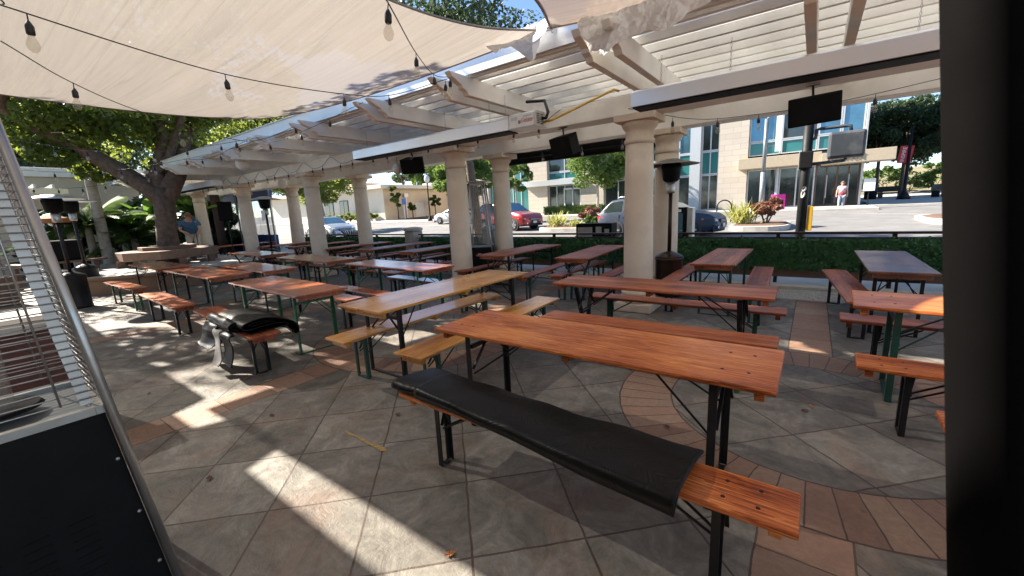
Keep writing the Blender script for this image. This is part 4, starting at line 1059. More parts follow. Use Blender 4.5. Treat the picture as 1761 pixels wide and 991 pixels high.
string_light('string of bulbs falling from the top centre to the pergola rafters', [(-1.9, 1.4, 2.86), (-2.22, 1.84, 2.94), (-3.27, 3.03, 3.18), (-3.87, 3.87, 3.28), (-3.86, 4.2, 3.33)],
             [(-2.27, 1.9, 2.95), (-3.27, 3.03, 3.18), (-3.8, 3.78, 3.27), (-3.86, 4.12, 3.32)])
fx = [-3.3 - 1.3 * k for k in range(13)]
gp, gb = [], []
for k, x in enumerate(fx):
    gp.append((x, 5.955, 3.10))
    if k < len(fx) - 1:
        gp += [(x - 0.42, 5.95, 2.93), (x - 0.88, 5.95, 2.92)]
        gb += [(x - 0.40, 5.95, 2.935), (x - 0.90, 5.95, 2.925)]
string_light('festoon of bulbs looped along the face of the inner beam', gp, gb, True, 0.85)
string_light('string of bulbs along the outer beam at the right, behind the flat speaker', [(-2.2, 5.93, 2.93), (-1.5, 6.8, 2.80), (-0.8, 7.3, 2.82), (0.2, 7.45, 2.85), (1.8, 7.4, 3.0)],
             [(-1.75, 6.5, 2.82), (-1.25, 7.05, 2.81), (-0.75, 7.32, 2.82), (0.55, 7.45, 2.87)])
string_light('bulbs strung beneath the outer beam between the first two columns', [(-2.1, 7.55, 2.85), (-3.4, 7.5, 2.78), (-4.6, 7.5, 2.77), (-5.9, 7.55, 2.84)],
             [(-2.9, 7.5, 2.80), (-3.7, 7.5, 2.78), (-4.6, 7.5, 2.77)], True, 0.9)
string_light('string of bulbs sagging along the far rafter tails', [(-5.7, 4.12, 3.34), (-7.0, 4.0, 3.16), (-8.4, 4.0, 3.10), (-9.5, 4.1, 3.32), (-11.5, 4.0, 3.15), (-13.4, 4.1, 3.3)],
             [(-6.5, 4.02, 3.22), (-7.4, 4.0, 3.13), (-8.6, 4.0, 3.11), (-10.1, 4.05, 3.24), (-11.0, 4.0, 3.17), (-12.2, 4.02, 3.2)])
for i, (a, b, lab) in enumerate([((-15.5, 1.0, 3.9), (-9.6, 4.2, 3.35), 'string of bulbs from the left building across the tree trunk, uppermost'),
                                 ((-17, 0.4, 3.4), (-11.6, 4.2, 3.3), 'string of bulbs from the left building across the leaning limb'),
                                 ((-18, 0.8, 3.0), (-15.4, 4.2, 3.3), 'lowest string of bulbs above the two left mushroom heaters')]):
    a, b = Vector(a), Vector(b)
    P = [a.lerp(b, k / 8) - Vector((0, 0, 0.35 * math.sin(math.pi * k / 8))) for k in range(9)]
    string_light(lab, P, [P[k] for k in range(1, 8)])

# ------------------------------------------------------------------ tree planter and big tree at the left
pc = (-16.6, 4.1)
pl = thing('tree_plinth', 'round low tan plinth under the big tree', 'plinth', (pc[0], pc[1], 0))
MB().lathe([(3.0, 0.0), (3.0, 0.36), (3.06, 0.37), (3.06, 0.43), (0.9, 0.44)], n=64).build('wall', M['planter'], pl)
MB().lathe([(3.05, 0.431), (3.05, 0.445), (0.5, 0.446)], n=64).build('top_slab', M['concrete'], pl)
wr = thing('tree_bench', 'heavy octagonal timber seat ring around the trunk of the big tree', 'seat', (pc[0], pc[1], 0.446))
def octring(r0, r1, z0, z1):
    mb = MB(); n = 8; q = [(math.cos(R(22.5 + 45 * k)), math.sin(R(22.5 + 45 * k))) for k in range(n)]
    for k in range(n):
        a, b = q[k], q[(k + 1) % n]
        vs = [mb.bm.verts.new((p[0] * r, p[1] * r, z)) for z in (z0, z1) for (p, r) in ((a, r0), (a, r1), (b, r1), (b, r0))]
        for f in ((0, 1, 2, 3), (7, 6, 5, 4), (0, 4, 5, 1), (1, 5, 6, 2), (2, 6, 7, 3), (3, 7, 4, 0)): mb.bm.faces.new([vs[i] for i in f])
    return mb
octring(0.75, 1.3, 0.20, 0.45).build('seat_board', M['bark_wood'], wr, bevel=0.012)
octring(0.55, 0.74, 0.30, 0.56).build('inner_kerb', M['bark_wood'], wr, bevel=0.01)
for k in range(8):
    a = R(45 * k); MB().box((1.2 * math.cos(a), 1.2 * math.sin(a), 0.10), (0.16, 0.16, 0.20)).build('leg', M['bark_wood'], wr)

rng = random.Random(21)
t = thing('tree', 'big dark-barked tree with a thick leaning limb growing from the round plinth', 'tree', (pc[0], pc[1], 0.45))
o0 = Vector((pc[0], pc[1], 0.45))
mb = MB()
rel = lambda pts: [Vector(p) - o0 for p in pts]
mb.tube(rel([(-16.6, 4.1, 0.4), (-16.6, 4.12, 0.8), (-16.62, 4.16, 1.5), (-16.68, 4.25, 2.2), (-16.73, 4.36, 2.75)]), [0.38, 0.30, 0.265, 0.275, 0.31], 16)
mb.tube(rel([(-16.68, 4.30, 2.35), (-17.1, 4.0, 2.88), (-17.37, 3.33, 3.5), (-17.39, 2.68, 4.03), (-17.14, 1.96, 4.46), (-16.8, 1.41, 4.8), (-16.2, 0.4, 5.5)]), [0.28, 0.26, 0.23, 0.21, 0.19, 0.16, 0.10], 14)
mb.tube(rel([(-17.39, 2.68, 4.03), (-17.30, 2.2, 4.4), (-17.64, 1.78, 5.26), (-17.9, 1.3, 6.4)]), [0.18, 0.17, 0.13, 0.06], 12)
mb.tube(rel([(-16.7, 4.35, 2.55), (-16.62, 4.72, 3.2), (-16.7, 4.95, 3.7), (-16.86, 5.18, 4.38), (-16.87, 5.66, 5.35), (-16.6, 6.2, 6.6)]), [0.30, 0.24, 0.21, 0.19, 0.15, 0.07], 14)
mb.tube(rel([(-16.75, 4.35, 2.6), (-17.0, 4.32, 3.3), (-16.8, 4.6, 4.3), (-16.75, 4.48, 5.3), (-16.2, 4.3, 6.8)]), [0.26, 0.20, 0.16, 0.13, 0.06], 12)
mb.tube(rel([(-17.2, 3.9, 2.95), (-16.9, 4.25, 3.25), (-16.6, 4.6, 3.75), (-15.8, 4.9, 4.9), (-14.5, 5.0, 6.2)]), [0.13, 0.14, 0.12, 0.09, 0.04], 10)
mb.tube(rel([(-16.8, 1.41, 4.8), (-15.0, 1.6, 5.8), (-12.5, 2.2, 6.6)]), [0.15, 0.10, 0.04], 9)
mb.tube(rel([(-16.75, 4.48, 5.3), (-14.0, 3.6, 6.3), (-11.5, 3.2, 7.2)]), [0.12, 0.09, 0.04], 9)
cl_ = clumps_in((-15.2, 3.6, 6.9), (6.2, 5.4, 2.6), 74, rng, 1.0)
cl_ += clumps_in((-17.6, 4.2, 5.0), (2.6, 3.2, 1.1), 20, rng, 0.7)
cl_ += [((-17.5, 2.2, 3.75), (0.5, 0.6, 0.35)), ((-17.9, 3.1, 3.35), (0.45, 0.6, 0.3)), ((-18.3, 1.8, 4.3), (0.7, 0.7, 0.5)), ((-16.9, 5.2, 4.0), (0.3, 0.35, 0.3)),
        ((-17.2, 4.5, 3.55), (0.5, 0.5, 0.3)), ((-19.0, 3.4, 4.2), (0.9, 0.9, 0.6)), ((-18.6, 5.6, 4.6), (0.8, 0.9, 0.6)), ((-19.5, 1.2, 4.6), (1.0, 1.0, 0.8))]
cl_ = [(c, r) for c, r in cl_ if not (c[0] + 1.33 * (c[2] - 3.4) + r[0] > -8.6 and c[1] + 0.3 * (c[2] - 3.4) - r[1] < 2.7)]
for c, r in cl_[::4]:
    a = Vector(rng.choice([(-16.2, 0.4, 5.5), (-16.6, 6.2, 6.6), (-16.2, 4.3, 6.8), (-14.5, 5, 6.2), (-12.5, 2.2, 6.6), (-11.5, 3.2, 7.2)])) - o0
    b = Vector(c) - o0
    mb.tube([a, (a + b) / 2 + Vector((0, 0, 0.15)), b], [0.05, 0.03, 0.012], 5)
mb.build('trunk', M['bark'], t, True)
m2 = crown_mb([(Vector(c) - o0, r) for c, r in cl_], 430, 0.115, rng)
m2.build('crown', M['leaf'], t)
# wire on the limb
tag(MB().tube([(-17.16, 3.0, 4.10), (-17.1, 2.85, 4.22), (-17.1, 2.6, 4.27), (-17.02, 2.35, 4.3), (-17.0, 2.2, 4.27)], 0.012, 6).build('wire_loop', M['white']), 'white wire tied over the leaning limb of the big tree', 'wire')

# street tree behind the pergola roof
def simple_tree(label, x, y, H, cz, rad, rz, n, per, leaf, lm, bark, tr=0.11, seed=1, group='street trees', lean=0.0, cr=None):
    rng = random.Random(seed); b = (x, y, zg(x, y) + 0.1)
    cl2 = clumps_in((lean, 0, cz), (rad, rad, rz), n, rng, cr or rad * 0.32)
    tp = [(0, 0, 0), (lean * .2 + 0.02, 0.02, cz * 0.35), (lean * .5, 0, cz * 0.7), (lean, 0, cz + rz * 0.4)]
    limbs = []
    for k in range(5):
        a = 2 * math.pi * k / 5 + rng.random()
        e = (lean + math.cos(a) * rad * 0.6, math.sin(a) * rad * 0.6, cz + rng.uniform(-.2, .5) * rz)
        limbs.append(([(lean * .4, 0, cz * 0.6), (lean * .6 + math.cos(a) * rad * 0.3, math.sin(a) * rad * 0.3, cz * 0.8), e], [tr * 0.5, tr * 0.35, tr * 0.12]))
    return tree(label, b, tp, [tr, tr * 0.85, tr * 0.7, tr * 0.3], limbs, cl2, int(per * 1.9), leaf * 0.72, lm, bark, group, seed=seed)
simple_tree('tall tree whose crown shows above the pergola roof, its dark trunk behind the pyramid heater', -10.5, 12.3, 9, 8.8, 4.0, 2.2, 46, 230, 0.17, M['leaf_dark'], M['bark'], 0.19, 31, lean=-1.7)
simple_tree('bright green street tree with pale trunk right of the hourglass-legged table line', -15.6, 34.6, 6, 4.6, 3.0, 1.9, 34, 190, 0.24, M['leaf_bright'], M['palebark'], 0.12, 32)
simple_tree('small bright street tree beside the red car, left of the storefront door', -24.6, 34.8, 5, 3.9, 1.5, 1.6, 22, 150, 0.2, M['leaf_bright'], M['palebark'], 0.09, 33)
simple_tree('bright street tree half hidden behind the second inner column', -19.6, 21.5, 5.5, 3.6, 1.7, 1.5, 26, 200, 0.18, M['leaf_bright'], M['palebark'], 0.10, 34)
simple_tree('bright tree seen between second columns above the pyramid heater', -20.6, 27.0, 5.5, 4.2, 1.6, 1.7, 24, 170, 0.2, M['leaf_bright'], M['palebark'], 0.10, 35)
simple_tree('dark green tree with forked trunk beside the third inner column', -33.6, 19.2, 5, 4.0, 3.0, 1.3, 34, 200, 0.2, M['leaf'], M['palebark'], 0.16, 36, lean=-0.8)
for i, (x, y, h, r, lab) in enumerate([(4.4, 50, 5.2, 2.4, 'dark street tree right of the canopy, nearest the building'), (6.3, 52, 5.4, 2.6, 'dark street tree behind the red banner'), (8.9, 48, 5.6, 2.8, 'dark street tree farthest right by the dark post'), (7.0, 56, 6.4, 3.4, 'tall dark street tree behind the other dark trees, over the banner'), (11.5, 54, 6.0, 3.2, 'dark street tree mostly hidden behind the dark post'), (3.6, 58, 6.6, 3.0, 'tall dark street tree farthest back beside the shop corner')]):
    simple_tree(lab, x, y, h, h + 0.2, r, 2.4, 36, 190, 0.26, M['leaf_dark'], M['bark'], 0.16, 40 + i)
for i, (x, y, h, r, lab) in enumerate([(-84, 52, 7.5, 4.5, 'distant dark tree above the crenellated roof, left'), (-66, 55, 8.5, 3.2, 'distant pointed dark tree above the beige roof'), (-60, 58, 6.8, 4.0, 'distant yellow-green tree above the beige roof edge'), (-98, 50, 8, 5, 'distant dark tree farthest left beyond the beige roof')]):
    simple_tree(lab, x, y, h, h, r, 2.6, 26, 150, 0.4, M['leaf_dark'] if i != 2 else M['leaf_bright'], M['bark'], 0.2, 50 + i, 'distant trees')
simple_tree('dense dark green tree rising behind the far end of the pergola', -25.5, 12.5, 7, 5.6, 3.6, 2.2, 46, 230, 0.2, M['leaf'], M['bark'], 0.2, 45)
simple_tree('dense dark tree behind the cream building at the far left', -34, 4.0, 7, 6.4, 4.5, 2.6, 46, 210, 0.26, M['leaf_dark'], M['bark'], 0.22, 46)
simple_tree('dense green tree behind the banana plants', -29.5, 10.0, 6, 4.6, 3.0, 2.4, 40, 200, 0.22, M['leaf'], M['bark'], 0.2, 47)
# small trained trees on the peach wall
for i, (x, y, cz, r, lab) in enumerate([(-41.6, 33.4, 2.9, 0.95, 'tall ragged shrub tree at the corner of the peach wall'), (-41.4, 39.5, 2.0, 0.75, 'small clipped tree in the middle of the peach wall'), (-41.2, 44.5, 2.4, 0.85, 'leaning small tree at the far end of the peach wall'), (-41.6, 35.7, 1.5, 0.5, 'sparse low shrub beside the pale door of the peach wall')]):
    simple_tree(lab, x, y, cz, cz, r, r * (1.3 if i == 0 else 0.9), 12, 130, 0.2, M['leaf'], M['bark'], 0.08, 60 + i, 'small trees on the peach wall', lean=(0.3 if i == 2 else 0))

# blade plants
def blade(bm, base, ang, L, W, lift, droop, rng, fold=0.0):
    n = 7; d = Vector((math.cos(ang), math.sin(ang), 0)); s = Vector((-d.y, d.x, 0)); prev = None
    for i in range(n + 1):
        u = i / n
        p = Vector(base) + d * (L * u * math.cos(lift) + droop * 0.4 * u * u) + Vector((0, 0, L * u * math.sin(lift) - droop * u * u))
        ww = W * math.sin(math.pi * min(1, 0.12 + u * 0.88)) * 0.5
        row = [bm.verts.new(p - s * ww + Vector((0, 0, fold * ww))), bm.verts.new(p), bm.verts.new(p + s * ww + Vector((0, 0, fold * ww)))]
        if prev:
            bm.faces.new((prev[0], prev[1], row[1], row[0])); bm.faces.new((prev[1], prev[2], row[2], row[1]))
        prev = row
def blade_plant(name, label, cat, loc, n, L, W, mat, seed, droop=0.4, lift=(0.5, 1.4), h0=0.0, group=None, spread=0.1):
    rng = random.Random(seed); t = thing(name, label, cat, loc, 0, group); mb = MB()
    for _ in range(n):
        a = rng.uniform(0, 2 * math.pi); l = L * rng.uniform(0.65, 1.15)
        blade(mb.bm, (rng.gauss(0, spread), rng.gauss(0, spread), h0 + rng.uniform(0, 0.1)), a, l, W * rng.uniform(.7, 1.2), rng.uniform(*lift), droop * l * rng.uniform(.4, 1.2), rng, 0.3)
    mb.build('leaves', mat, t)
    if h0 > 0.3: MB().tube([(0, 0, 0), (0.05, 0, h0 * 0.5), (0, 0, h0 + 0.1)], [0.12, 0.10, 0.08], 10).build('stem', M['palebark'], t, True)
    return t
def palm_frond(bm, base, ang, L, lift, droop, rng, leaflet):
    d = Vector((math.cos(ang), math.sin(ang), 0)); s = Vector((-d.y, d.x, 0))
    for i in range(44):
        u = 0.12 + 0.88 * i / 44
        p = Vector(base) + d * (L * u * math.cos(lift)) + Vector((0, 0, L * u * math.sin(lift) - droop * u * u))
        for sd in (-1, 1):
            q = p + s * sd * leaflet * math.sin(math.pi * (0.15 + 0.8 * u)) + d * leaflet * 0.5 - Vector((0, 0, leaflet * 0.25))
            w_ = d * 0.034
            bm.faces.new([bm.verts.new(v) for v in (p - w_, p + w_, q)])
def palm(label, loc, n, L, leaflet, mat, seed, h0, trunk_r):
    rng = random.Random(seed); t = thing('palm_tree', label, 'palm', loc, 0); mb = MB()
    for k in range(n):
        palm_frond(mb.bm, (0, 0, h0), 2 * math.pi * k / n + rng.uniform(-.2, .2), L * rng.uniform(.8, 1.1), rng.uniform(-0.1, 1.2), L * rng.uniform(.25, .6), rng, leaflet)
    mb.build('crown', mat, t)
    zs = [0] + [h0 * k / 40 for k in range(1, 41)]
    MB().lathe([(trunk_r * (1.15 - 0.35 * z / h0) * (1.0 if k % 2 else 0.955), z) for k, z in enumerate(zs)], n=18).build('trunk', M['palebark'], t, True)
palm('tall palm with ringed pale trunk left of the big tree', (-19.3, 3.12, 0), 16, 2.6, 0.45, M['leaf_fern'], 3, 8.2, 0.14)
palm('low feathery palm bush in front of the pale wall at the left', (-20.1, 2.92, 0), 34, 1.9, 0.45, M['leaf_fern'], 4, 1.75, 0.12)
palm('dark feathery palm bush between palm trunk and big tree', (-19.9, 4.0, 0), 20, 1.5, 0.35, M['leaf_fern'], 5, 1.2, 0.12)
for i, (x, y, h, lab) in enumerate([(-20.9, 3.9, 1.3, 'broad-leaved banana plant behind the palm trunk'), (-20.6, 4.9, 1.6, 'lit banana plant just left of the big trunk'), (-20.8, 6.2, 1.9, 'banana plant with large hanging leaf right of the big trunk'), (-22.0, 7.0, 1.6, 'banana plant behind the man in blue')]):
    blade_plant('banana_plant', lab, 'plant', (x, y, 0), 16, 1.7, 0.55, M['leaf_banana'], 70 + i, 0.5, (0.5, 1.45), h, 'banana plants', 0.05)
for i, (x, y, lab) in enumerate([(-22.6, 5.0, 'dark shrub mass behind the banana plants, left'), (-23.2, 7.4, 'dark shrub mass behind the man, right'), (-22.4, 2.4, 'dark shrub against the cream building')]):
    rng = random.Random(80 + i); t = thing('shrub', lab, 'shrub', (x, y, 0), 0, 'shrubs at the left building')
    crown_mb(clumps_in((0, 0, 1.3), (1.0, 1.1, 1.2), 16, rng, 0.6), 160, 0.2, rng).build('foliage', M['leaf_dark'], t)
    MB().tube([(0, 0, 0), (0, 0, 1.2)], 0.06, 6).build('stem', M['bark'], t)

# cream building at the left with slatted awning
bl = thing('cream_building', 'cream building behind the palms at the far left', 'building', (-27, -3, 0))
MB().b2((-4, -9, 0), (2.6, 8.4, 3.7)).build('wall', M['cream_wall'], bl)
MB().b2((-4.2, -9.2, 3.7), (2.9, 8.6, 4.05)).build('parapet', M['white'], bl, bevel=0.02)
for y in (-2.0, 1.2):
    f = MB().b2((2.603, y - 0.7, 0.9), (2.66, y + 0.7, 2.2)).build('window', M['frame'], bl); MB().b2((2.662, y - 0.6, 1.0), (2.67, y + 0.6, 2.1)).build('pane', M['glass'], f)
aw = thing('slatted_awning', 'white slatted awning on cream brackets before the cream building', 'awning', (-22.6, 0.8, 2.75), 0)
for k in range(12): MB().b2((-1.6, -3.0 + 0.42 * k, 0.32), (1.7, -2.94 + 0.42 * k, 0.44)).build('slat', M['white'], aw)
for x in (-1.4, 1.4): MB().b2((x - 0.08, -3.2, 0.14), (x + 0.08, 2.0, 0.315)).build('beam', M['pergola'], aw)
for x, y in ((1.4, -3.0), (1.4, 1.8)): MB().b2((x - 0.09, y - 0.09, -2.75), (x + 0.09, y + 0.09, 0.138)).build('post', M['cream_wall'], aw)
um = thing('thatch_umbrella', 'orange thatched umbrella top behind the left heaters', 'umbrella', (-19.6, 2.1, 0))
MB().lathe([(0.55, 1.88), (0.54, 2.02), (0.15, 2.10), (0.03, 2.12)], n=18).build('thatch', M['terra'], um)
MB().tube([(0, 0, 0), (0, 0, 1.9)], 0.025, 8).build('pole', M['bark_wood'], um)
tv = thing('covered_grill', 'boxy shape under a black cover on a timber table by the palm', 'grill', (-17.6, 1.75, 0.0), R(12))
MB().b2((-0.35, -0.55, 0.78), (0.35, 0.55, 1.36)).build('cover', M['darkscreen'], tv, bevel=0.05)
MB().b2((-0.5, -0.85, 0.72), (0.5, 0.95, 0.775)).build('tabletop', M['bark_wood'], tv)
for x in (-0.4, 0.4):
    for y in (-0.7, 0.7): MB().b2((x - 0.04, y - 0.04, 0), (x + 0.04, y + 0.04, 0.718)).build('leg', M['bark_wood'], tv)
for i, (x, y, lab) in enumerate([(-16.8, 1.0, 'white bottle on the far table by the black cover, left'), (-16.75, 1.25, 'white bottle on the far table by the black cover, right')]):
    pass
rs = thing('added_restaurant', 'brown stucco restaurant wall added out of view behind the viewer to darken the terrace', 'building', (-4, -7.5, 0))  # added unseen building, blocks ambient light from behind the camera
MB().b2((-9, -4, 0), (14, 0, 4.2)).build('wall', plain('brown_stucco', (0.26, 0.20, 0.15), 0.9), rs)
MB().b2((-9.3, -4.2, 4.203), (14.3, 0.5, 4.5)).build('roof', M['bark_wood'], rs)
for x in (-6, -2, 2, 6, 10):
    f = MB().b2((x - 1.2, 0.002, 0.5), (x + 1.2, 0.06, 2.7)).build('window', M['brownframe'], rs); MB().b2((x - 1.1, 0.062, 0.6), (x + 1.1, 0.07, 2.6)).build('pane', M['glass'], f)
# brick planter wall seen through the wire of the near heater
bw_ = thing('brick_wall', 'low dark red brick wall seen through the near heater guard', 'wall', (-5.2, -1.2, 0), 0)
MB().b2((-0.2, -2.4, 0), (0.2, 1.70, 0.85)).build('brickwork', M['brick'], bw_)
MB().b2((-0.24, -2.45, 0.852), (0.24, 1.74, 0.91)).build('coping', M['concrete'], bw_, bevel=0.01)
for i, (x, y, m_, lab) in enumerate([(-15.0, 0.3, 'brownframe', 'dark brown storage crate glimpsed through the near heater guard'), (-16.0, -0.6, 'car_blue', 'blue storage crate glimpsed through the near heater guard')]):
    t = thing('crate', lab, 'crate', (x, y, 0), R(10 + 20 * i), 'crates behind the brick wall')
    for z in (0.0, 0.33):
        MB().b2((-0.3, -0.4, z + 0.004), (0.3, 0.4, z + 0.05)).b2((-0.3, -0.4, z + 0.052), (-0.27, 0.4, z + 0.32)).b2((0.27, -0.4, z + 0.052), (0.3, 0.4, z + 0.32)).b2((-0.268, -0.4, z + 0.052), (0.268, -0.37, z + 0.32)).b2((-0.268, 0.37, z + 0.052), (0.268, 0.4, z + 0.32)).build('tray', M[m_], t)

# clear vinyl enclosure at the far left end of the pergola
vc = thing('vinyl_curtain', 'clear vinyl curtain with blue bands closing the far end of the patio', 'curtain', (-22, 8.45, 0))
for i, (x0, x1) in enumerate([(-6.5, -3.3), (-3.2, -0.2), (-0.1, 3.2)]):
    MB().grid(lambda u, v: (x0 + (x1 - x0) * u, 0.04 * math.sin(u * 19), 1.02 + 1.5 * v), 40, 4).build('clear_panel', M['vinyl'], vc, True)
    MB().b2((x0, -0.06, 0.02), (x1, 0.06, 1.02)).build('blue_skirt', M['bluecloth'], vc)
    MB().b2((x0, -0.06, 2.52), (x1, 0.06, 3.05)).build('blue_valance', M['bluecloth'], vc)
for x in (-3.25, -0.15, 3.25): MB().tube([(x, -0.1, 0), (x, -0.1, 3.0)], 0.035, 8).build('post', M['grey_pole'], vc)
wp = thing('timber_post', 'dark timber post between the fifth columns beside the speaker', 'post', (-21.4, 7.2, 0)); 
MB().b2((-0.18, -0.18, 0), (0.18, 0.18, 2.86)).build('shaft', M['bronze'], wp, bevel=0.01); MB().b2((-0.24, -0.24, 0), (0.24, 0.24, 0.06)).build('foot_plate', M['blackmetal'], wp)
sp_ = thing('speaker_stand', 'black tripod stand holding the loudspeaker near the far columns', 'speaker stand', (-17.0, 6.05, 0))
MB().tube([(0, 0, 0.35), (0, 0, 1.70)], 0.018, 8).build('pole', M['blackmetal'], sp_)
for k in range(3):
    a = R(120 * k + 20); MB().tube([(0, 0, 0.75), (0.5 * math.cos(a), 0.5 * math.sin(a), 0.015)], 0.012, 6).build('leg', M['blackmetal'], sp_)
sk = thing('loudspeaker', 'black loudspeaker on the tripod stand near the far columns', 'speaker', (-17.0, 6.05, 1.702), R(60))
MB().prism([(-0.22, -0.18), (0.22, -0.18), (0.17, 0.18), (-0.17, 0.18)], lambda x, y: (x, y, 0), lambda x, y: (x, y, 0.66)).build('cabinet', M['blackbox'], sk, bevel=0.015)
MB().b2((-0.205, -0.195, 0.03), (0.205, -0.182, 0.63)).build('grille', M['darkscreen'], sk)

# ------------------------------------------------------------------ street: cars
def car(label, loc, rz, L, W, H, style, paint, clad=False, plate=True):
    """x forward. loft of side stations, then glass, wheels and lamps"""
    t = thing('parked_car', label, 'car', loc, rz, 'cars on the street')
    h = L / 2
    if style == 'suv':
        roof = [(-h, 0.62), (-h + 0.03, 0.98), (-h + 0.10, 1.10), (-h + 0.42, H - 0.05), (-h + 0.8, H), (0.0, H), (0.35, H - 0.03), (1.12, 1.10), (1.3, 1.06), (h - 0.25, 0.95), (h - 0.06, 0.78), (h, 0.55)]
        pillars = [(-h + 0.24, -h + 0.98), (-h + 1.08, -0.30), (-0.20, 0.92)]
    elif style == 'wagon':
        roof = [(-h, 0.62), (-h + 0.03, 0.95), (-h + 0.12, 1.08), (-h + 0.62, H - 0.06), (-h + 1.0, H - 0.01), (-0.1, H), (0.3, H - 0.05), (1.18, 1.04), (1.4, 1.0), (h - 0.3, 0.90), (h - 0.06, 0.74), (h, 0.52)]
        pillars = [(-h + 0.34, -h + 1.15), (-h + 1.25, -0.28), (-0.18, 0.98)]
    else:
        roof = [(-h, 0.58), (-h + 0.04, 0.88), (-h + 0.15, 0.96), (-h + 0.75, 1.0), (-h + 1.35, H - 0.05), (-h + 1.7, H), (-0.1, H), (0.2, H - 0.04), (1.05, 0.98), (1.25, 0.94), (h - 0.3, 0.82), (h - 0.06, 0.66), (h, 0.48)]
        pillars = [(-h + 1.12, -h + 1.75), (-h + 1.83, -0.12), (-0.04, 0.86)]
    def zroof(x):
        for (a, za), (b, zb) in zip(roof, roof[1:]):
            if a <= x <= b: return za + (zb - za) * (x - a) / max(1e-6, b - a)
        return roof[-1][1]
    belt = lambda x: min(zroof(x) - 0.015, 1.02 if style != 'sedan' else 0.93)
    def wmax(x):
        e = max(0, (abs(x) - (h - 0.55)) / 0.55)
        return W / 2 * (1 - 0.16 * e ** 2)
    def side(x, z):
        zb, zr, wm = belt(x), zroof(x), wmax(x)
        if z <= zb:
            k = (z - 0.22) / max(0.01, zb - 0.22)
            return wm * (0.955 + 0.045 * math.sin(min(1, max(0, k)) * math.pi * 0.85))
        k = (z - zb) / max(0.05, (H - zb))
        return wm * (0.965 - 0.17 * k - 0.03 * k * k)
    xs = sorted(set([-h, -h + 0.03, -h + 0.12, h - 0.06, h] + [round(-h + L * k / 46, 3) for k in range(1, 46)]))
    mb = MB(); rows = []
    for x in xs:
        zb, zr = belt(x), zroof(x)
        zl = 0.22 + 0.10 * max(0, (abs(x) - (h - 0.4)) / 0.4)
        pr = [(0, zl), (wmax(x) * 0.85, zl), (side(x, zl + .08), zl + 0.08), (side(x, 0.5), min(0.5, zb - .02)), (side(x, 0.72), min(0.72, zb - .01)), (side(x, zb), zb)]
        up = zr - zb
        for k in (0.25, 0.6, 0.88): pr.append((side(x, zb + up * k), zb + up * k))
        ws = side(x, zr)
        pr += [(ws * 0.93, zr + 0.0), (ws * 0.6, zr + 0.02), (0, zr + 0.03)]
        pts = [(x, y, z) for y, z in pr] + [(x, -y, z) for y, z in pr[-2:0:-1]]
        rows.append([mb.bm.verts.new(p) for p in pts])
    for a, b in zip(rows, rows[1:]):
        n = len(a)
        for j in range(n): mb.bm.faces.new((a[j], a[(j + 1) % n], b[(j + 1) % n], b[j]))
    mb.bm.faces.new(rows[0][::-1]); mb.bm.faces.new(rows[-1])
    body = mb.build('body', M[paint], t, True)
    # glass set just proud of the body
    for sd in (-1, 1):
        for k, (a, b) in enumerate(pillars):
            g = MB(); P = []
            n = 10
            for i in range(n + 1):
                x = a + (b - a) * i / n; P.append((x, belt(x) + 0.035))
            for i in range(n + 1):
                x = b + (a - b) * i / n; P.append((x, max(belt(x) + 0.05, zroof(x) - 0.085)))
            vs = [g.bm.verts.new((x, sd * (side(x, z) + 0.006), z)) for x, z in P]
            for i in range(n):
                g.bm.faces.new((vs[i], vs[i + 1], vs[2 * n - i], vs[2 * n + 1 - i]))
            g.build('side_window', M['glass'], t)
    def scr(xa, xb, nm):
        g = MB()
        def f(u, v):
            x = xa + (xb - xa) * v; z = zroof(x) + 0.036
            return (x, side(x, zroof(x)) * 0.86 * (2 * u - 1), z - 0.012 * (2 * u - 1) ** 2)
        g.grid(f, 8, 8).build(nm, M['blueglass'] if nm == 'windscreen' else M['glass'], t, True)
    ws_a = [p for p in roof if p[1] >= H - 0.06][-1][0]; ws_b = [p for p in roof if p[0] > ws_a][0][0]
    scr(ws_a + 0.08, ws_b - 0.05, 'windscreen')
    rb = [p for p in roof if p[1] >= H - 0.065][0][0]; ra = [p for p in roof if p[0] < rb][-1][0]
    scr(ra + 0.06, rb - 0.04, 'rear_window')
    # lower cladding, arches, wheels
    wx = (-h + 0.86, h - 0.90); wr_ = 0.335 if style != 'sedan' else 0.31
    if clad:
        for sd in (-1, 1):
            mb = MB()
            for x in [(-h + 1.3 + (L - 2.6) * k / 8) for k in range(8)]:
                x2 = x + (L - 2.6) / 8
                mb.b2((x, sd * (W / 2 - 0.03), 0.22), (x2, sd * (W / 2 + 0.012), 0.42))
            mb.build('sill_cladding', M['cladding'], t)
    def bumper(x, sgn, z0, z1, nm, mat):
        mb = MB()
        n = 10; A, Bv = [], []
        for i in range(n + 1):
            y = (i / n * 2 - 1) * W * 0.475
            dx = -sgn * 0.14 * abs(i / n * 2 - 1) ** 3
            A.append((x + dx, y))
        for (p, q) in zip(A, A[1:]):
            vs = [mb.bm.verts.new(v) for v in ((p[0] + sgn * .03, p[1], z0), (q[0] + sgn * .03, q[1], z0), (q[0] + sgn * .03, q[1], z1), (p[0] + sgn * .03, p[1], z1), (p[0] - sgn * .2, p[1], z0), (q[0] - sgn * .2, q[1], z0), (q[0] - sgn * .2, q[1], z1), (p[0] - sgn * .2, p[1], z1))]
            for f in ((0, 1, 2, 3), (4, 7, 6, 5), (0, 4, 5, 1), (3, 2, 6, 7)): mb.bm.faces.new([vs[i] for i in f])
        return mb.build(nm, mat, t, True)
    bumper(h - 0.02, 1, 0.24, 0.50 if style != 'suv' else 0.62, 'front_bumper', M['cladding'] if clad else M[paint])
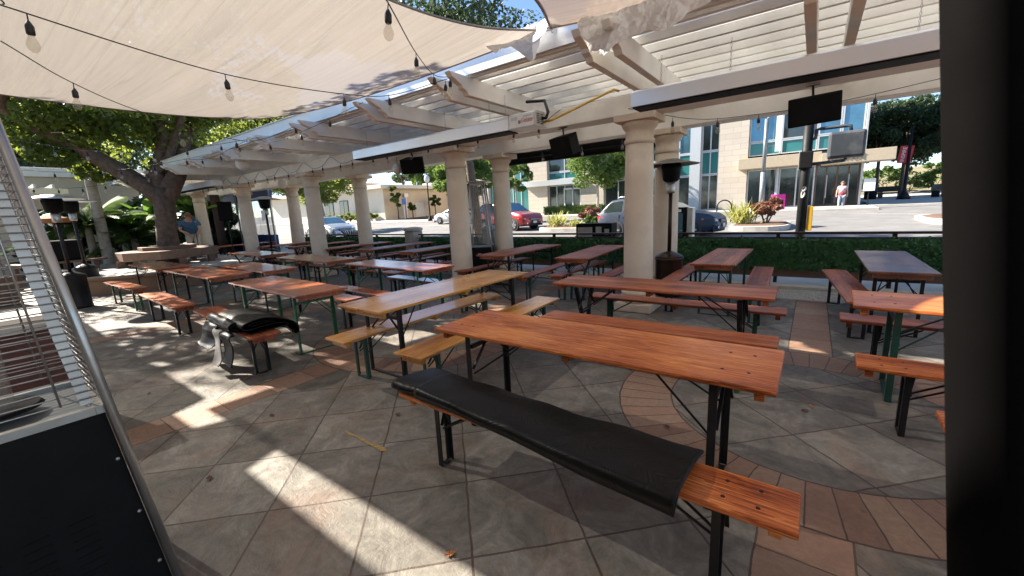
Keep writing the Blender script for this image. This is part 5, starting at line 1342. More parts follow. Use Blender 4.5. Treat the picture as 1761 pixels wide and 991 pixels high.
    bumper(-h + 0.02, -1, 0.28, 0.52, 'rear_bumper', M['cladding'] if clad else M[paint])
    MB().b2((h - 0.06, -0.42, 0.56), (h + 0.022, 0.42, 0.70)).build('grille', M['cladding'], t, bevel=0.02)
    MB().b2((h + 0.012, -0.36, 0.60), (h + 0.032, 0.36, 0.615)).b2((h + 0.012, -0.36, 0.645), (h + 0.032, 0.36, 0.66)).build('grille_bar', M['rim'], t)
    for sd in (-1, 1):
        MB().prism([(h - 0.46, 0.70), (h - 0.10, 0.60), (h - 0.02, 0.63), (h - 0.06, 0.73), (h - 0.38, 0.80)], lambda x, z: (x, sd * (W / 2 * 0.66), z), lambda x, z: (x, sd * (wmax(x) * 0.975 + 0.012), z)).build('headlight', M['lamp_clear'], t, bevel=0.008)
        MB().prism([(-h + 0.34, 0.86), (-h - 0.012, 0.70), (-h - 0.012, 0.90), (-h + 0.05, 0.98)], lambda x, z: (x, sd * W / 2 * 0.7, z), lambda x, z: (x, sd * (wmax(x) * 0.985 + 0.012), z)).build('tail_light', M['lamp_red'], t, bevel=0.008)
        MB().b2((h - 0.52, sd * (wmax(h - .5) - 0.02), 0.70), (h - 0.44, sd * (wmax(h - .5) + 0.014), 0.74)).build('marker_lamp', M['lamp_amber'], t)
        MB().lathe([(0.055, 0), (0.05, 0.012)], n=12).build('fog_lamp', M['lamp_clear'], t).matrix_local = Matrix.Translation((h + 0.0, sd * 0.62, 0.40)) @ Matrix.Rotation(R(90), 4, 'Y')
        m_ = MB().sphere((0.82, sd * (W / 2 + 0.09), 1.02 if style != 'sedan' else 0.95), 0.1, 10, (0.6, 1.0, 0.75)); m_.build('mirror', M[paint], t, True)
        MB().b2((-0.30, sd * (side(-0.3, 0.86) - 0.005), 0.85), (-0.14, sd * (side(-0.3, 0.86) + 0.02), 0.88)).b2((-1.22, sd * (side(-1.2, 0.86) - 0.005), 0.85), (-1.06, sd * (side(-1.2, 0.86) + 0.02), 0.88)).build('door_handle', M[paint], t)
        ln = MB()
        for x in (-h + 1.03, -0.25, 1.0): ln.b2((x, sd * (side(x, 0.6) - 0.01), 0.36), (x + 0.008, sd * (side(x, 0.6) + 0.004), 0.98))
        ln.build('door_gap', M['cladding'], t)
        for x in wx:
            MB().lathe([(wr_ + 0.055, -0.03), (wr_ + 0.055, 0.03)], n=28).build('wheel_arch', M['cladding'], t).matrix_local = Matrix.Translation((x, sd * (W / 2 - 0.018), wr_ + 0.02)) @ Matrix.Rotation(R(90), 4, 'X')
            tm = Matrix.Translation((x, sd * (W / 2 - 0.085), wr_)) @ Matrix.Rotation(R(-90 * sd), 4, 'X')
            ty = MB().lathe([(wr_ - 0.10, -0.10), (wr_ - 0.01, -0.10), (wr_, -0.07), (wr_, 0.08), (wr_ - 0.02, 0.105), (wr_ - 0.11, 0.112)], n=32).build('wheel', M['tyre'], t, True); ty.matrix_local = tm
            rm = MB().lathe([(wr_ - 0.105, 0.105), (wr_ - 0.12, 0.085), (0.05, 0.07), (0.02, 0.10)], n=32)
            for q in range(5):
                a = 2 * math.pi * q / 5; c, s_ = math.cos(a), math.sin(a)
                rm.bar((0.04 * c, 0.04 * s_, 0.108), ((wr_ - 0.115) * c, (wr_ - 0.115) * s_, 0.112), 0.06, 0.014, (0, 0, 1))
            rm.build('rim', M['rim'], ty)
    if plate:
        MB().b2((h + 0.045, -0.16, 0.40), (h + 0.052, 0.16, 0.53)).build('number_plate', M['white'], t)
    if style == 'wagon':
        for sd in (-1, 1): MB().tube([(-h + 0.85, sd * 0.58, H - 0.01), (-h + 0.95, sd * 0.58, H + 0.07), (0.15, sd * 0.58, H + 0.07), (0.3, sd * 0.58, H)], 0.022, 8).build('roof_rail', M['rim'], t, True)
    return t
car('slate blue wagon parked behind the big column with roof rails', (-5.15, 17.5, zg(-5.2, 17.5)), R(-3), 4.82, 1.84, 1.62, 'wagon', 'car_blue', True)
car('red off-roader parked beyond the pyramid heater', (-15.8, 21.4, zg(-15.8, 21.4)), R(-10), 4.55, 1.80, 1.68, 'suv', 'car_red', True)
car('white saloon driving on the far side of the street', (-26.2, 27.6, zg(-26.2, 27.6)), R(180), 4.5, 1.74, 1.42, 'sedan', 'car_white')
car('silver car parked behind the third inner column near the street bin', (-27.2, 15.8, zg(-27.2, 15.8)), R(-6), 4.5, 1.76, 1.48, 'sedan', 'car_silver')

# ------------------------------------------------------------------ street islands and planting
def island(label, x0, x1, y0, y1):
    t = thing('kerb_island', label, 'kerb island', ((x0 + x1) / 2, (y0 + y1) / 2, zg((x0 + x1) / 2, (y0 + y1) / 2)), 0, 'planted kerb islands')
    rx_, ry_ = (x1 - x0) / 2, (y1 - y0) / 2; n = 40
    poly = []
    for k in range(n):
        a = 2 * math.pi * k / n; c, s_ = math.cos(a), math.sin(a)
        poly.append((rx_ * math.copysign(abs(c) ** 0.5, c), ry_ * math.copysign(abs(s_) ** 0.5, s_)))
    MB().prism(poly, lambda x, y: (x, y, -0.1), lambda x, y: (x, y, 0.16)).build('kerb', M['concrete'], t, bevel=0.02)
    MB().prism([(x * 0.92, y * 0.85) for x, y in poly], lambda x, y: (x, y, 0.161), lambda x, y: (x * .9, y * .9, 0.20)).build('soil', M['soil'], t)
island('planted kerb island between the red car and the slate wagon', -12.9, -8.9, 19.7, 23.4)
island('planted kerb island right of the slate wagon by the traffic pole', -3.0, -0.75, 19.6, 23.6)
island('rounded kerb island at the right edge by the dark post', 3.6, 8.5, 21.5, 26.5)
flax = lambda lab, x, y, n, L, s_: blade_plant('flax_plant', lab, 'plant', (x, y, zg(x, y) + 0.16), n, L, 0.07, M['leaf_flax'], s_, 0.25, (0.55, 1.5), 0.0, 'spiky flax plants', 0.22)
flax('pale spiky flax plant on the left island, nearest its left end', -11.9, 20.7, 110, 1.05, 90)
flax('short spiky flax plant in the middle of the left island', -10.6, 20.6, 60, 0.6, 91)
flax('pale spiky flax plant in front of the wagon bonnet on the right island', -2.55, 21.2, 150, 1.25, 92)
def shrub(name, lab, x, y, rx_, ry_, rz_, cz, mat, seed, n=14, per=170, leaf=0.09, grp='low street shrubs'):
    rng = random.Random(seed); t = thing(name, lab, 'shrub', (x, y, zg(x, y) + 0.12), 0, grp)
    crown_mb(clumps_in((0, 0, cz), (rx_, ry_, rz_), n, rng, min(rx_, rz_) * 0.45) + [((0, 0, cz), (rx_ * .7, ry_ * .7, rz_ * .7))], per, leaf, rng).build('foliage', mat, t)
    mb = MB()
    for k in range(5):
        a = R(72 * k); mb.tube([(0.03 * math.cos(a), 0.03 * math.sin(a), 0), (rx_ * .5 * math.cos(a), ry_ * .5 * math.sin(a), cz)], [0.035, 0.015], 6)
    mb.build('stem', M['bark'], t)
shrub('shrub', 'rust red rounded bush on the left island', -10.2, 21.6, 0.65, 0.6, 0.42, 0.62, M['leaf_red'], 95)
shrub('shrub', 'rust red flat-topped bush with bare stem beside the pink board', -1.65, 21.3, 0.72, 0.6, 0.34, 0.80, M['leaf_red'], 96, 26, 260, 0.07)
shrub('shrub', 'low green bush at the right end of the left island', -9.5, 20.7, 0.6, 0.4, 0.28, 0.35, M['leaf_hedge'], 97)
hg = thing('clipped_hedge', 'square clipped hedge in front of the storefront doors', 'hedge', (-18.6, 35.8, zg(-18.6, 35.8) + 0.12))
rng = random.Random(98); mb = MB()
for _ in range(5200):
    x, y, z = rng.uniform(-3.1, 3.1), rng.uniform(-.5, .5), rng.uniform(0, 0.78)
    if rng.random() < .75:
        k = rng.choice((0, 1, 2))
        if k == 0: y = -0.5
        elif k == 1: z = 0.78
        else: y = rng.choice((-.5, .5))
    add_leaf(mb.bm, Vector((x, y, z)), 0.09, rng)
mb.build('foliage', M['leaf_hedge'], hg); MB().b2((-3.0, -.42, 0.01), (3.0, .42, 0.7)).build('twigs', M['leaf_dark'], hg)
for i, x in enumerate((-58, -55.5, -52.8, -49.5, -47.2, -44.8)):
    shrub('shrub', ['leafy low bush under the beige building windows, first from the left', 'leafy low bush under the beige building windows, second from the left', 'leafy low bush under the beige building windows, third from the left', 'leafy low bush under the beige building windows, fourth from the left', 'leafy low bush under the beige building windows, fifth from the left', 'leafy low bush under the beige building windows, last by the corner'][i], x, 31.8, 0.9, 0.6, 0.5, 0.55, M['leaf'], 110 + i, 8, 90, 0.16)
for i, (x, y, s_) in enumerate([(4.0, 61, 1.5), (6.0, 63, 1.9), (8.2, 62, 1.7), (10.5, 64, 2.0), (5.0, 66, 2.2)]):
    shrub('shrub', ['sunlit bush on the far slope right of the canopy', 'sunlit bush on the far slope under the red banner', 'sunlit bush on the far slope behind the banner pole', 'sunlit bush on the far slope beside the dark post', 'sunlit bush higher on the far slope'][i], x, y, s_, s_, s_ * .6, s_ * .6 + 0.6, M['leaf_hedge'], 120 + i, 10, 110, 0.22)

# ------------------------------------------------------------------ modern building across the street
YF = 37.5
mbd = thing('modern_building', 'modern limestone and teal glass building across the street', 'building', (0, YF, 0.72))
def wall(x0, x1, z0, z1, y0=0.0, y1=12.0, mat='lime', nm='wall'):
    return MB().b2((x0, y0, z0), (x1, y1, z1)).build(nm, M[mat], mbd)
def glazed(x0, x1, z0, z1, mat, mull=2, rows=(), y=0.35, fr='frame'):
    f = MB().b2((x0, y - 0.06, z0), (x0 + 0.09, y + 0.05, z1)).b2((x1 - 0.09, y - 0.06, z0), (x1, y + 0.05, z1)).b2((x0 + .091, y - 0.06, z1 - 0.09), (x1 - .091, y + 0.05, z1)).b2((x0 + .091, y - 0.06, z0), (x1 - .091, y + 0.05, z0 + 0.08))
    for k in range(1, mull):
        x = x0 + (x1 - x0) * k / mull; f.b2((x - 0.045, y - 0.055, z0 + .081), (x + 0.045, y + 0.045, z1 - .091))
    fo = f.build('window', M[fr], mbd)
    MB().b2((x0 + 0.02, y, z0 + 0.02), (x1 - 0.02, y + 0.03, z1 - 0.02)).build('pane', M[mat], fo)
    return fo
Zt = 10.5
# piers, full height
for a, b in ((-32, -30.4), (-24.9, -22.5), (-18.7, -16.3), (-6.45, -4.4)): wall(a, b, -0.5, Zt)
wall(-8.6, -7.8, -0.5, Zt, -0.15, 6, 'frame')
wall(2.45, 2.58, 0.05, Zt, -0.05, 0.5, 'frame', 'corner_post'); wall(2.45, 2.56, 0.05, Zt, 0.51, 8, 'blueglass', 'side_glazing')
wall(-32, 2.7, -0.5, 0.02, 0.05, 11.8)                               # plinth
MB().b2((-32, 1.2, 0.03), (2.4, 1.3, Zt)).build('inner_wall', M['glass'], mbd)
MB().b2((-33, -0.25, Zt), (3.0, 12, Zt + 0.5)).build('roof', M['frame'], mbd)
# left shopfront bay
glazed(-22.49, -18.71, 0.05, 3.05, 'glass', 4)
MB().b2((-20.7, 0.22, 0.05), (-20.58, 0.28, 2.7)).b2((-19.75, 0.22, 0.05), (-19.65, 0.28, 2.7)).b2((-18.9, 0.22, 0.05), (-18.78, 0.28, 2.7)).b2((-20.57, 0.22, 2.55), (-18.91, 0.28, 2.7)).build('door', M['white'], mbd)
wall(-25.2, -18.4, 3.07, 3.6, -0.35, 0.3, 'frame', 'lintel')
glazed(-22.49, -18.71, 3.62, 4.35, 'teal', 2); glazed(-22.49, -18.71, 4.37, 7.2, 'glass', 2); glazed(-22.49, -18.71, 7.3, Zt - 0.1, 'blueglass', 2)
glazed(-30.39, -24.91, 0.05, 3.6, 'teal', 5); glazed(-30.39, -24.91, 3.62, Zt - .1, 'teal', 5)
glazed(-16.29, -9.6, 0.05, 3.05, 'glass', 5); wall(-16.3, -9.55, 3.07, 3.6, -0.35, 0.3, 'frame', 'lintel'); glazed(-16.29, -9.6, 3.62, 4.35, 'teal', 5); glazed(-16.29, -9.6, 4.37, 7.2, 'glass', 5); glazed(-16.29, -9.6, 7.3, Zt - .1, 'blueglass', 5)
for z0, z1, m_ in ((0.05, 2.9, 'glass'), (2.92, 4.7, 'teal'), (4.72, Zt - .1, 'blueglass')): glazed(-9.59, -8.61, z0, z1, m_, 1)
for z0, z1, m_ in ((0.05, 2.9, 'glass'), (2.92, 4.75, 'teal'), (4.77, Zt - .1, 'glass')): glazed(-7.79, -6.46, z0, z1, m_, 2)
# right corner
for a, b, m_ in ((-4.38, -2.42, 1), (-2.28, -0.08, 2)): glazed(a, b, 0.05, 2.98, 'glass', m_)
wall(-2.41, -2.29, 0.05, 2.98, 0.0, 0.5, 'frame', 'mullion')
dr = glazed(-0.05, 2.44, 0.05, 2.98, 'glass', 4, (), 0.4, 'brownframe')
MB().tube([(0.62, 0.22, 0.6), (0.62, 0.22, 2.2)], 0.03, 8).tube([(1.85, 0.22, 0.6), (1.85, 0.22, 2.2)], 0.03, 8).build('handle', M['rim'], dr)
can = MB().b2((-4.9, -1.1, 3.0), (0.2, 0.3, 3.78)).build('canopy', M['canopy'], mbd, bevel=0.02)
MB().b2((0.203, -1.35, 2.86), (4.0, 0.4, 3.62)).build('canopy', M['canopy'], mbd, bevel=0.02)
lt = MB()
rng = random.Random(5)
for k in range(9):
    x = 0.55 + 0.22 * k; lt.b2((x, -1.40, 3.08), (x + 0.035, -1.352, 3.41)); lt.b2((x + 0.036, -1.40, 3.08 + 0.15 * (k % 3)), (x + 0.12, -1.352, 3.12 + 0.15 * (k % 3)))
lt.build('lettering', M['brownframe'], mbd)
xs_ = [-4.38, -2.3, -0.1, 1.2, 2.44]
for a, b, m_ in zip(xs_, xs_[1:], ('blueglass', 'glass', 'blueglass', 'blueglass')):
    glazed(a, b - 0.02, 4.0, 5.0, 'teal', 1); glazed(a, b - 0.02, 5.02, 8.2, m_, 1); glazed(a, b - 0.02, 8.25, Zt - .1, 'blueglass', 1)
MB().sphere((-1.75, 0.9, 0.9), 0.28, 14).build('green_ball', M['teal'], mbd, True)

# beige building, far left of the street
bb = thing('beige_building', 'low beige building with flat overhanging roof across the street', 'building', (-43, 32.5, 0.85))
MB().b2((-30, 0, -0.5), (0, 34, 3.95)).build('wall', M['cream_wall'], bb)
MB().b2((0.001, 0.02, -0.4), (0.03, 33.9, 3.9)).build('side_wall', M['beige_wall'], bb)
MB().b2((-30.6, -0.9, 3.96), (0.9, 34.6, 4.42)).build('roof', M['cream_wall'], bb, bevel=0.03)
for k in range(9):
    MB().prism([(0, 4.43), (1.0, 4.43), (0.9, 5.35), (0.15, 5.35)], lambda x, z: (-20 + 1.35 * k + x, 3, z), lambda x, z: (-20 + 1.35 * k + x, 6, z)).build('roof_screen', M['beige_wall'], bb)
for x, y in ((-4, 12), (-3, 20)): MB().b2((x - 1.0, y - 1.0, 4.43), (x + 1, y + 1, 5.1)).build('roof_unit', M['galv'], bb, bevel=0.03)
for x0, x1 in ((-13.2, -11.2), (-9.6, -7.6), (-5.4, -4.2), (-18.5, -16.5)):
    f = MB().b2((x0, -0.06, 0.75), (x1, -0.002, 2.95)).build('window', M['blackmetal'], bb)
    MB().b2((x0 + .1, -0.075, 0.85), ((x0 + x1) / 2 - 0.05, -0.062, 2.85)).b2(((x0 + x1) / 2 + .05, -0.075, 0.85), (x1 - .1, -0.062, 2.85)).build('pane', M['glass'], f)
MB().b2((0.031, 4.8, 0.0), (0.09, 6.4, 2.2)).build('door', M['cream_wall'], bb, bevel=0.01)
MB().b2((0.031, 3.3, -.2), (0.12, 3.5, 3.2)).b2((0.031, 3.0, 2.9), (0.35, 3.6, 3.4)).build('meter_pipe', M['galv'], bb)
MB().b2((0.031, 12.0, -.2), (0.05, 12.08, 3.9)).b2((0.031, 32.0, -.2), (0.08, 32.12, 3.9)).build('downpipe', M['beige_wall'], bb)

# ------------------------------------------------------------------ street furniture
lp = thing('street_lamp', 'black street lamp with white globe in front of the peach wall', 'street lamp', (-32.1, 29.8, zg(-32.1, 29.8) + .1))
MB().lathe([(0.26, 0), (0.26, 0.12), (0.16, 0.3), (0.10, 0.5), (0.075, 0.55), (0.055, 3.7), (0.09, 3.75), (0.09, 3.85)], n=16).build('post', M['blacksteel'], lp, True)
MB().lathe([(0.08, 3.86), (0.24, 4.05), (0.28, 4.25), (0.22, 4.5), (0.06, 4.62)], n=18).build('globe', M['globe'], lp, True)
ap = thing('parking_sign', 'small blue and white parking sign on a post by the peach wall', 'sign', (-41.0, 33.9, zg(-41, 33.9)))
MB().tube([(0, 0, 0), (0, 0, 2.6)], 0.05, 8).build('post', M['white'], ap); MB().b2((-0.03, -0.32, 1.9), (0.03, 0.32, 2.6)).build('panel', M['bluesign'], ap, bevel=0.01).location = (0.09, 0, 0)
hy = thing('fire_hydrant', 'small dark hydrant on the pavement beyond the white saloon', 'hydrant', (-33.4, 36.5, zg(-33.4, 36.5) + .1))
MB().lathe([(0.16, 0), (0.16, 0.08), (0.11, 0.1), (0.11, 0.6), (0.14, 0.62), (0.13, 0.7), (0.05, 0.8)], n=14).build('barrel', M['brick'], hy, True); MB().tube([(-0.2, 0, 0.45), (0.2, 0, 0.45)], 0.06, 8).build('nozzle', M['brick'], hy)
tb = thing('litter_bin', 'black slatted street bin beyond the railing between the columns', 'bin', (-15.9, 10.2, 0.03))
sl2 = MB()
for k in range(24):
    a = 2 * math.pi * k / 24; c, s_ = math.cos(a), math.sin(a)
    sl2.tube([(0.26 * c, 0.26 * s_, 0.04), (0.29 * c, 0.29 * s_, 0.6), (0.33 * c, 0.33 * s_, 0.92), (0.41 * c, 0.41 * s_, 1.02)], 0.017, 5)
sl2.build('slats', M['blacksteel'], tb); MB().lathe([(0.24, 0.02), (0.25, 0.85)], n=20).build('liner', M['blackbox'], tb)
MB().lathe([(0.27, 0.01), (0.27, 0.04)], n=20).build('base', M['blacksteel'], tb)
nb = thing('news_rack', 'black newspaper rack with a white notice left of the big column', 'news rack', (-4.55, 10.0, 0.02), R(4))
MB().b2((-0.48, -0.22, 0.1), (0.48, 0.22, 1.14)).build('cabinet', M['blackbox'], nb, bevel=0.012)
MB().b2((-0.42, -0.235, 0.62), (-0.03, -0.222, 1.05)).build('notice', M['pillar'], nb)
MB().b2((0.07, -0.235, 0.9), (0.22, -0.222, 1.06)).b2((0.3, -0.235, 0.85), (0.42, -0.222, 1.0)).build('notice', M['pillar'], nb)
nt_ = MB()
for k in range(6): nt_.b2((-0.38, -0.2385, 0.68 + 0.055 * k), (-0.10 - 0.04 * (k % 3), -0.236, 0.69 + 0.055 * k))
nt_.build('printed_lines', M['greytext'], nb)
for x in (-0.4, 0.4): MB().b2((x - .03, -0.15, 0), (x + .03, 0.15, 0.098)).build('leg', M['blacksteel'], nb)
ds = thing('display_case', 'tall black framed display case right of the far column, in front of the wagon', 'display case', (-2.78, 10.0, 0.02), R(4))
MB().b2((-0.55, -0.2, 0.55), (0.48, 0.2, 1.46)).build('cabinet', M['blackbox'], ds, bevel=0.012)
MB().b2((-0.48, -0.212, 0.82), (0.40, -0.202, 1.33)).build('pane', M['blueglass'], ds); MB().b2((0.2, -0.212, 0.66), (0.33, -0.202, 0.73)).build('sticker', M['white'], ds); MB().b2((0.05, -0.212, 1.36), (0.36, -0.202, 1.42)).build('sticker', M['white'], ds)
MB().b2((0.483, -0.19, 0.0), (0.60, 0.19, 1.45)).build('side_post', M['galv'], ds, bevel=0.01); MB().b2((-0.55, -0.19, 0.0), (-0.49, 0.19, 0.548)).build('leg', M['blacksteel'], ds)
# signal pole
sg = thing('signal_pole', 'black traffic signal pole with a grey pedestrian signal seen from behind', 'traffic signal', (-0.19, 10.6, 0.03))
MB().tube([(0, 0, 0), (0, 0, 3.6)], 0.088, 18).build('pole', M['blacksteel'], sg, True)
mb = MB(); mb.box((0.62, 0.0, 2.52), (0.58, 0.20, 0.50)); mb.build('signal_head', M['signal_back'], sg, bevel=0.05)
MB().box((0.62, 0.125, 2.52), (0.52, 0.04, 0.44)).build('signal_face', M['blackbox'], sg)
MB().tube([(0.0, 0.0, 2.66), (0.12, 0, 2.70), (0.13, 0, 2.86), (0.2, 0, 2.87), (0.58, 0, 2.87), (0.66, 0, 2.86), (0.67, 0, 2.775)], 0.032, 10).build('bracket_pipe', M['signal_back'], sg, True)
MB().tube([(0.0, 0.0, 2.20), (0.3, 0, 2.21), (0.6, 0, 2.22), (0.64, 0, 2.265)], 0.032, 10).build('bracket_pipe', M['signal_back'], sg, True)
MB().b2((-0.12, -0.11, 2.12), (0.11, 0.11, 2.46)).build('terminal_box', M['blacksteel'], sg, bevel=0.02); MB().b2((-0.128, -0.06, 2.10), (-0.1205, 0.06, 2.48)).build('white_plate', M['white'], sg)
MB().b2((0.09, -0.06, 0.86), (0.19, 0.06, 1.36)).build('push_button_box', M['yellow_box'], sg, bevel=0.01)
for (z, s_, x) in ((1.72, 0.045, 0.005), (1.61, 0.055, -0.012)):
    st = MB(); n = 9; vs = []
    for k in range(n):
        a = 2 * math.pi * k / n; rr_ = s_ * rnd.uniform(0.7, 1.2)
        xx = x + rr_ * math.cos(a) * 0.8; vs.append(st.bm.verts.new((xx, -math.sqrt(max(0.0, 0.0905 ** 2 - xx * xx)), z + rr_ * math.sin(a) * 1.25)))
    st.bm.faces.new(vs)
    st.build('paper_scrap', M['white'], sg)
# slim grey light pole with plate
gl = thing('light_pole', 'slim grey street pole with white sign plate before the corner shop', 'pole', (-3.0, 34.2, zg(-3, 34.2) + .12))
MB().tube([(0, 0, 0), (0, 0, 2.6)], 0.17, 12).tube([(0, 0, 2.6), (0, 0, 6.1)], 0.12, 12).tube([(0, 0, 6.05), (0.15, 0, 6.25), (0.75, 0, 6.3)], 0.06, 8).tube([(0, 0, 4.3), (0.75, 0, 4.35)], 0.04, 8).build('pole', M['grey_pole'], gl, True)
MB().b2((0.58, -0.04, 3.9), (0.92, 0.04, 6.2)).build('sign_plate', M['white'], gl, bevel=0.01)
pk = thing('advert_board', 'hot pink sandwich board in front of the corner shop', 'sign board', (-2.05, 34.6, zg(-2, 34.6) + .12))
for s_ in (-1, 1):
    o = MB().b2((-0.42, -0.02, 0), (0.42, 0.02, 1.05)).build('panel', M['pink_sign'], pk, bevel=0.01); o.location = (0, s_ * 0.2, 0); o.rotation_euler = (R(10 * s_), 0, 0)
rk = thing('bike_rack', 'black hoop bike rack behind the flax plant', 'bike rack', (-3.9, 24.9, zg(-3.9, 24.9) + 0.02))
MB().tube([(-0.35, 0, 0), (-0.35, 0, 0.8)] + [(-0.35 * math.cos(a), 0, 0.8 + 0.35 * math.sin(a)) for a in [R(15 * k) for k in range(1, 12)]] + [(0.35, 0, 0.8), (0.35, 0, 0)], 0.035, 8).build('hoop', M['blacksteel'], rk, True)
bn = thing('banner_pole', 'black lamp pole with a red banner among the dark trees', 'banner', (5.7, 45.0, zg(5.7, 45) + .1))
MB().lathe([(0.45, 0), (0.3, 0.4), (0.12, 0.7), (0.09, 5.5)], n=12).build('post', M['blacksteel'], bn, True)
b_ = MB().b2((-0.95, -0.02, 2.75), (-0.15, 0.02, 4.05)).build('banner', M['red_banner'], bn); b_.rotation_euler = (0, R(6), 0)
text_mesh('INSPIRE', 0.33, M['white'], 'lettering', (-0.66, -0.03, 3.4), (R(90), R(-90), 0), b_, 0.004)
for i, (x, y, lab) in enumerate([(3.9, 47.5, 'black street bin between the dark tree trunks, left'), (5.3, 48.6, 'dark cafe bench between the dark tree trunks'), (8.1, 47.0, 'metal bench frame by the banner pole')]):
    if i == 0:
        t = thing('litter_bin', lab, 'bin', (x, y, zg(x, y) + .12)); MB().lathe([(0.42, 0), (0.45, 1.2), (0.40, 1.3)], n=16).build('barrel', M['blacksteel'], t, True); MB().lathe([(0.46, 1.301), (0.40, 1.42), (0.1, 1.5)], n=16).build('lid', M['blacksteel'], t, True)
    else:
        t = thing('street_bench', lab, 'bench', (x, y, zg(x, y) + .12), R(30 * i)); MB().b2((-.9, -.25, .45), (.9, .25, .5)).build('seat', M['blacksteel'], t); MB().b2((-.9, .22, .55), (.9, .27, 1.0)).build('backrest', M['blacksteel'], t)
        for s_ in (-1, 1): MB().b2((s_ * .8 - .04, -.24, 0), (s_ * .8 + .04, .24, .448)).build('leg', M['blacksteel'], t)
ms = thing('menu_stand', 'small white menu board stand at the shop corner', 'menu stand', (2.9, 36.6, zg(2.9, 36.6) + .12))
MB().b2((-.3, -.03, .95), (.3, .03, 1.75)).build('panel', M['white'], ms); MB().tube([(0, 0.04, 0), (0, 0.04, 1.0)], .03, 6).build('post', M['blacksteel'], ms)

# ------------------------------------------------------------------ people
def skin_mesh(name, joints, edges, mat, parent, root=0, sub=2):
    me = bpy.data.meshes.new(name); me.from_pydata([j[0] for j in joints], edges, [])
    o = bpy.data.objects.new(name, me); COL.objects.link(o); o.parent = parent; me.materials.append(mat)
    sk_ = o.modifiers.new('skin', 'SKIN'); sk_.use_smooth_shade = True
    for i, j in enumerate(joints):
        v = me.skin_vertices[0].data[i]; r_ = j[1]; v.radius = r_ if isinstance(r_, tuple) else (r_, r_); v.use_root = (i == root)
    o.modifiers.new('smooth', 'SUBSURF').levels = sub; o.modifiers['smooth'].render_levels = sub
    return o
def hand_joints(J, E, wi, wrist, d, side, cup):
    """palm and five bent fingers grown from joint index wi"""
    d = Vector(d).normalized(); s_ = Vector(side).normalized(); c = Vector(cup).normalized(); w_ = Vector(wrist)
    J.append((w_ + d * 0.055, (0.024, 0.036))); pi = len(J) - 1; E.append((wi, pi))
    for k, l in ((-1.5, 0.055), (-0.5, 0.068), (0.5, 0.072), (1.5, 0.064)):
        b = w_ + d * 0.09 + s_ * 0.018 * k; J.append((b, 0.010)); E.append((pi, len(J) - 1))
        J.append((b + d * l * 0.55 + c * 0.012, 0.009)); E.append((len(J) - 2, len(J) - 1))
        J.append((b + d * l * 0.85 + c * 0.035, 0.008)); E.append((len(J) - 2, len(J) - 1))
    b = w_ + d * 0.035 + s_ * 0.035; J.append((b, 0.011)); E.append((pi, len(J) - 1)); J.append((b + d * 0.035 + s_ * 0.022 + c * 0.012, 0.009)); E.append((len(J) - 2, len(J) - 1))
def head(parent, c, fwd, r, hair, hairmat, bald=False):
    """face parts set on the body's head"""
    c = Vector(c); f = Vector(fwd).normalized(); rt = f.cross(Vector((0, 0, 1))).normalized(); up = rt.cross(f)
    P = lambda a, b, d: c + f * a * r + rt * b * r + up * d * r
    h = MB()
    if hair == 'short':
        for k in range(26):
            a = rnd.uniform(0, 6.28); e = rnd.uniform(0.25, 1.5)
            p = P(math.cos(a) * math.cos(e) * 0.62 - 0.18, math.sin(a) * math.cos(e) * 0.72, math.sin(e) * 0.95 + 0.08)
            h.sphere(p, r * 0.36, 8)
    h.build('hair', hairmat, parent, True)
    MB().sphere(P(0.95, 0, -0.08), r * 0.15, 8, (1, 0.8, 1.3)).build('nose', M['skin'], parent, True)
    for s_ in (-1, 1):
        MB().sphere(P(0.80, s_ * 0.32, 0.12), r * 0.10, 8).build('eye', M['blackbox'], parent, True)
        MB().sphere(P(0.0, s_ * 0.86, 0.0), r * 0.2, 8, (1, 0.6, 1.4)).build('ear', M['skin'], parent, True)
    MB().sphere(P(0.82, 0, -0.46), r * 0.2, 8, (0.5, 1.3, 0.35)).build('mouth', M['maroon'], parent, True)
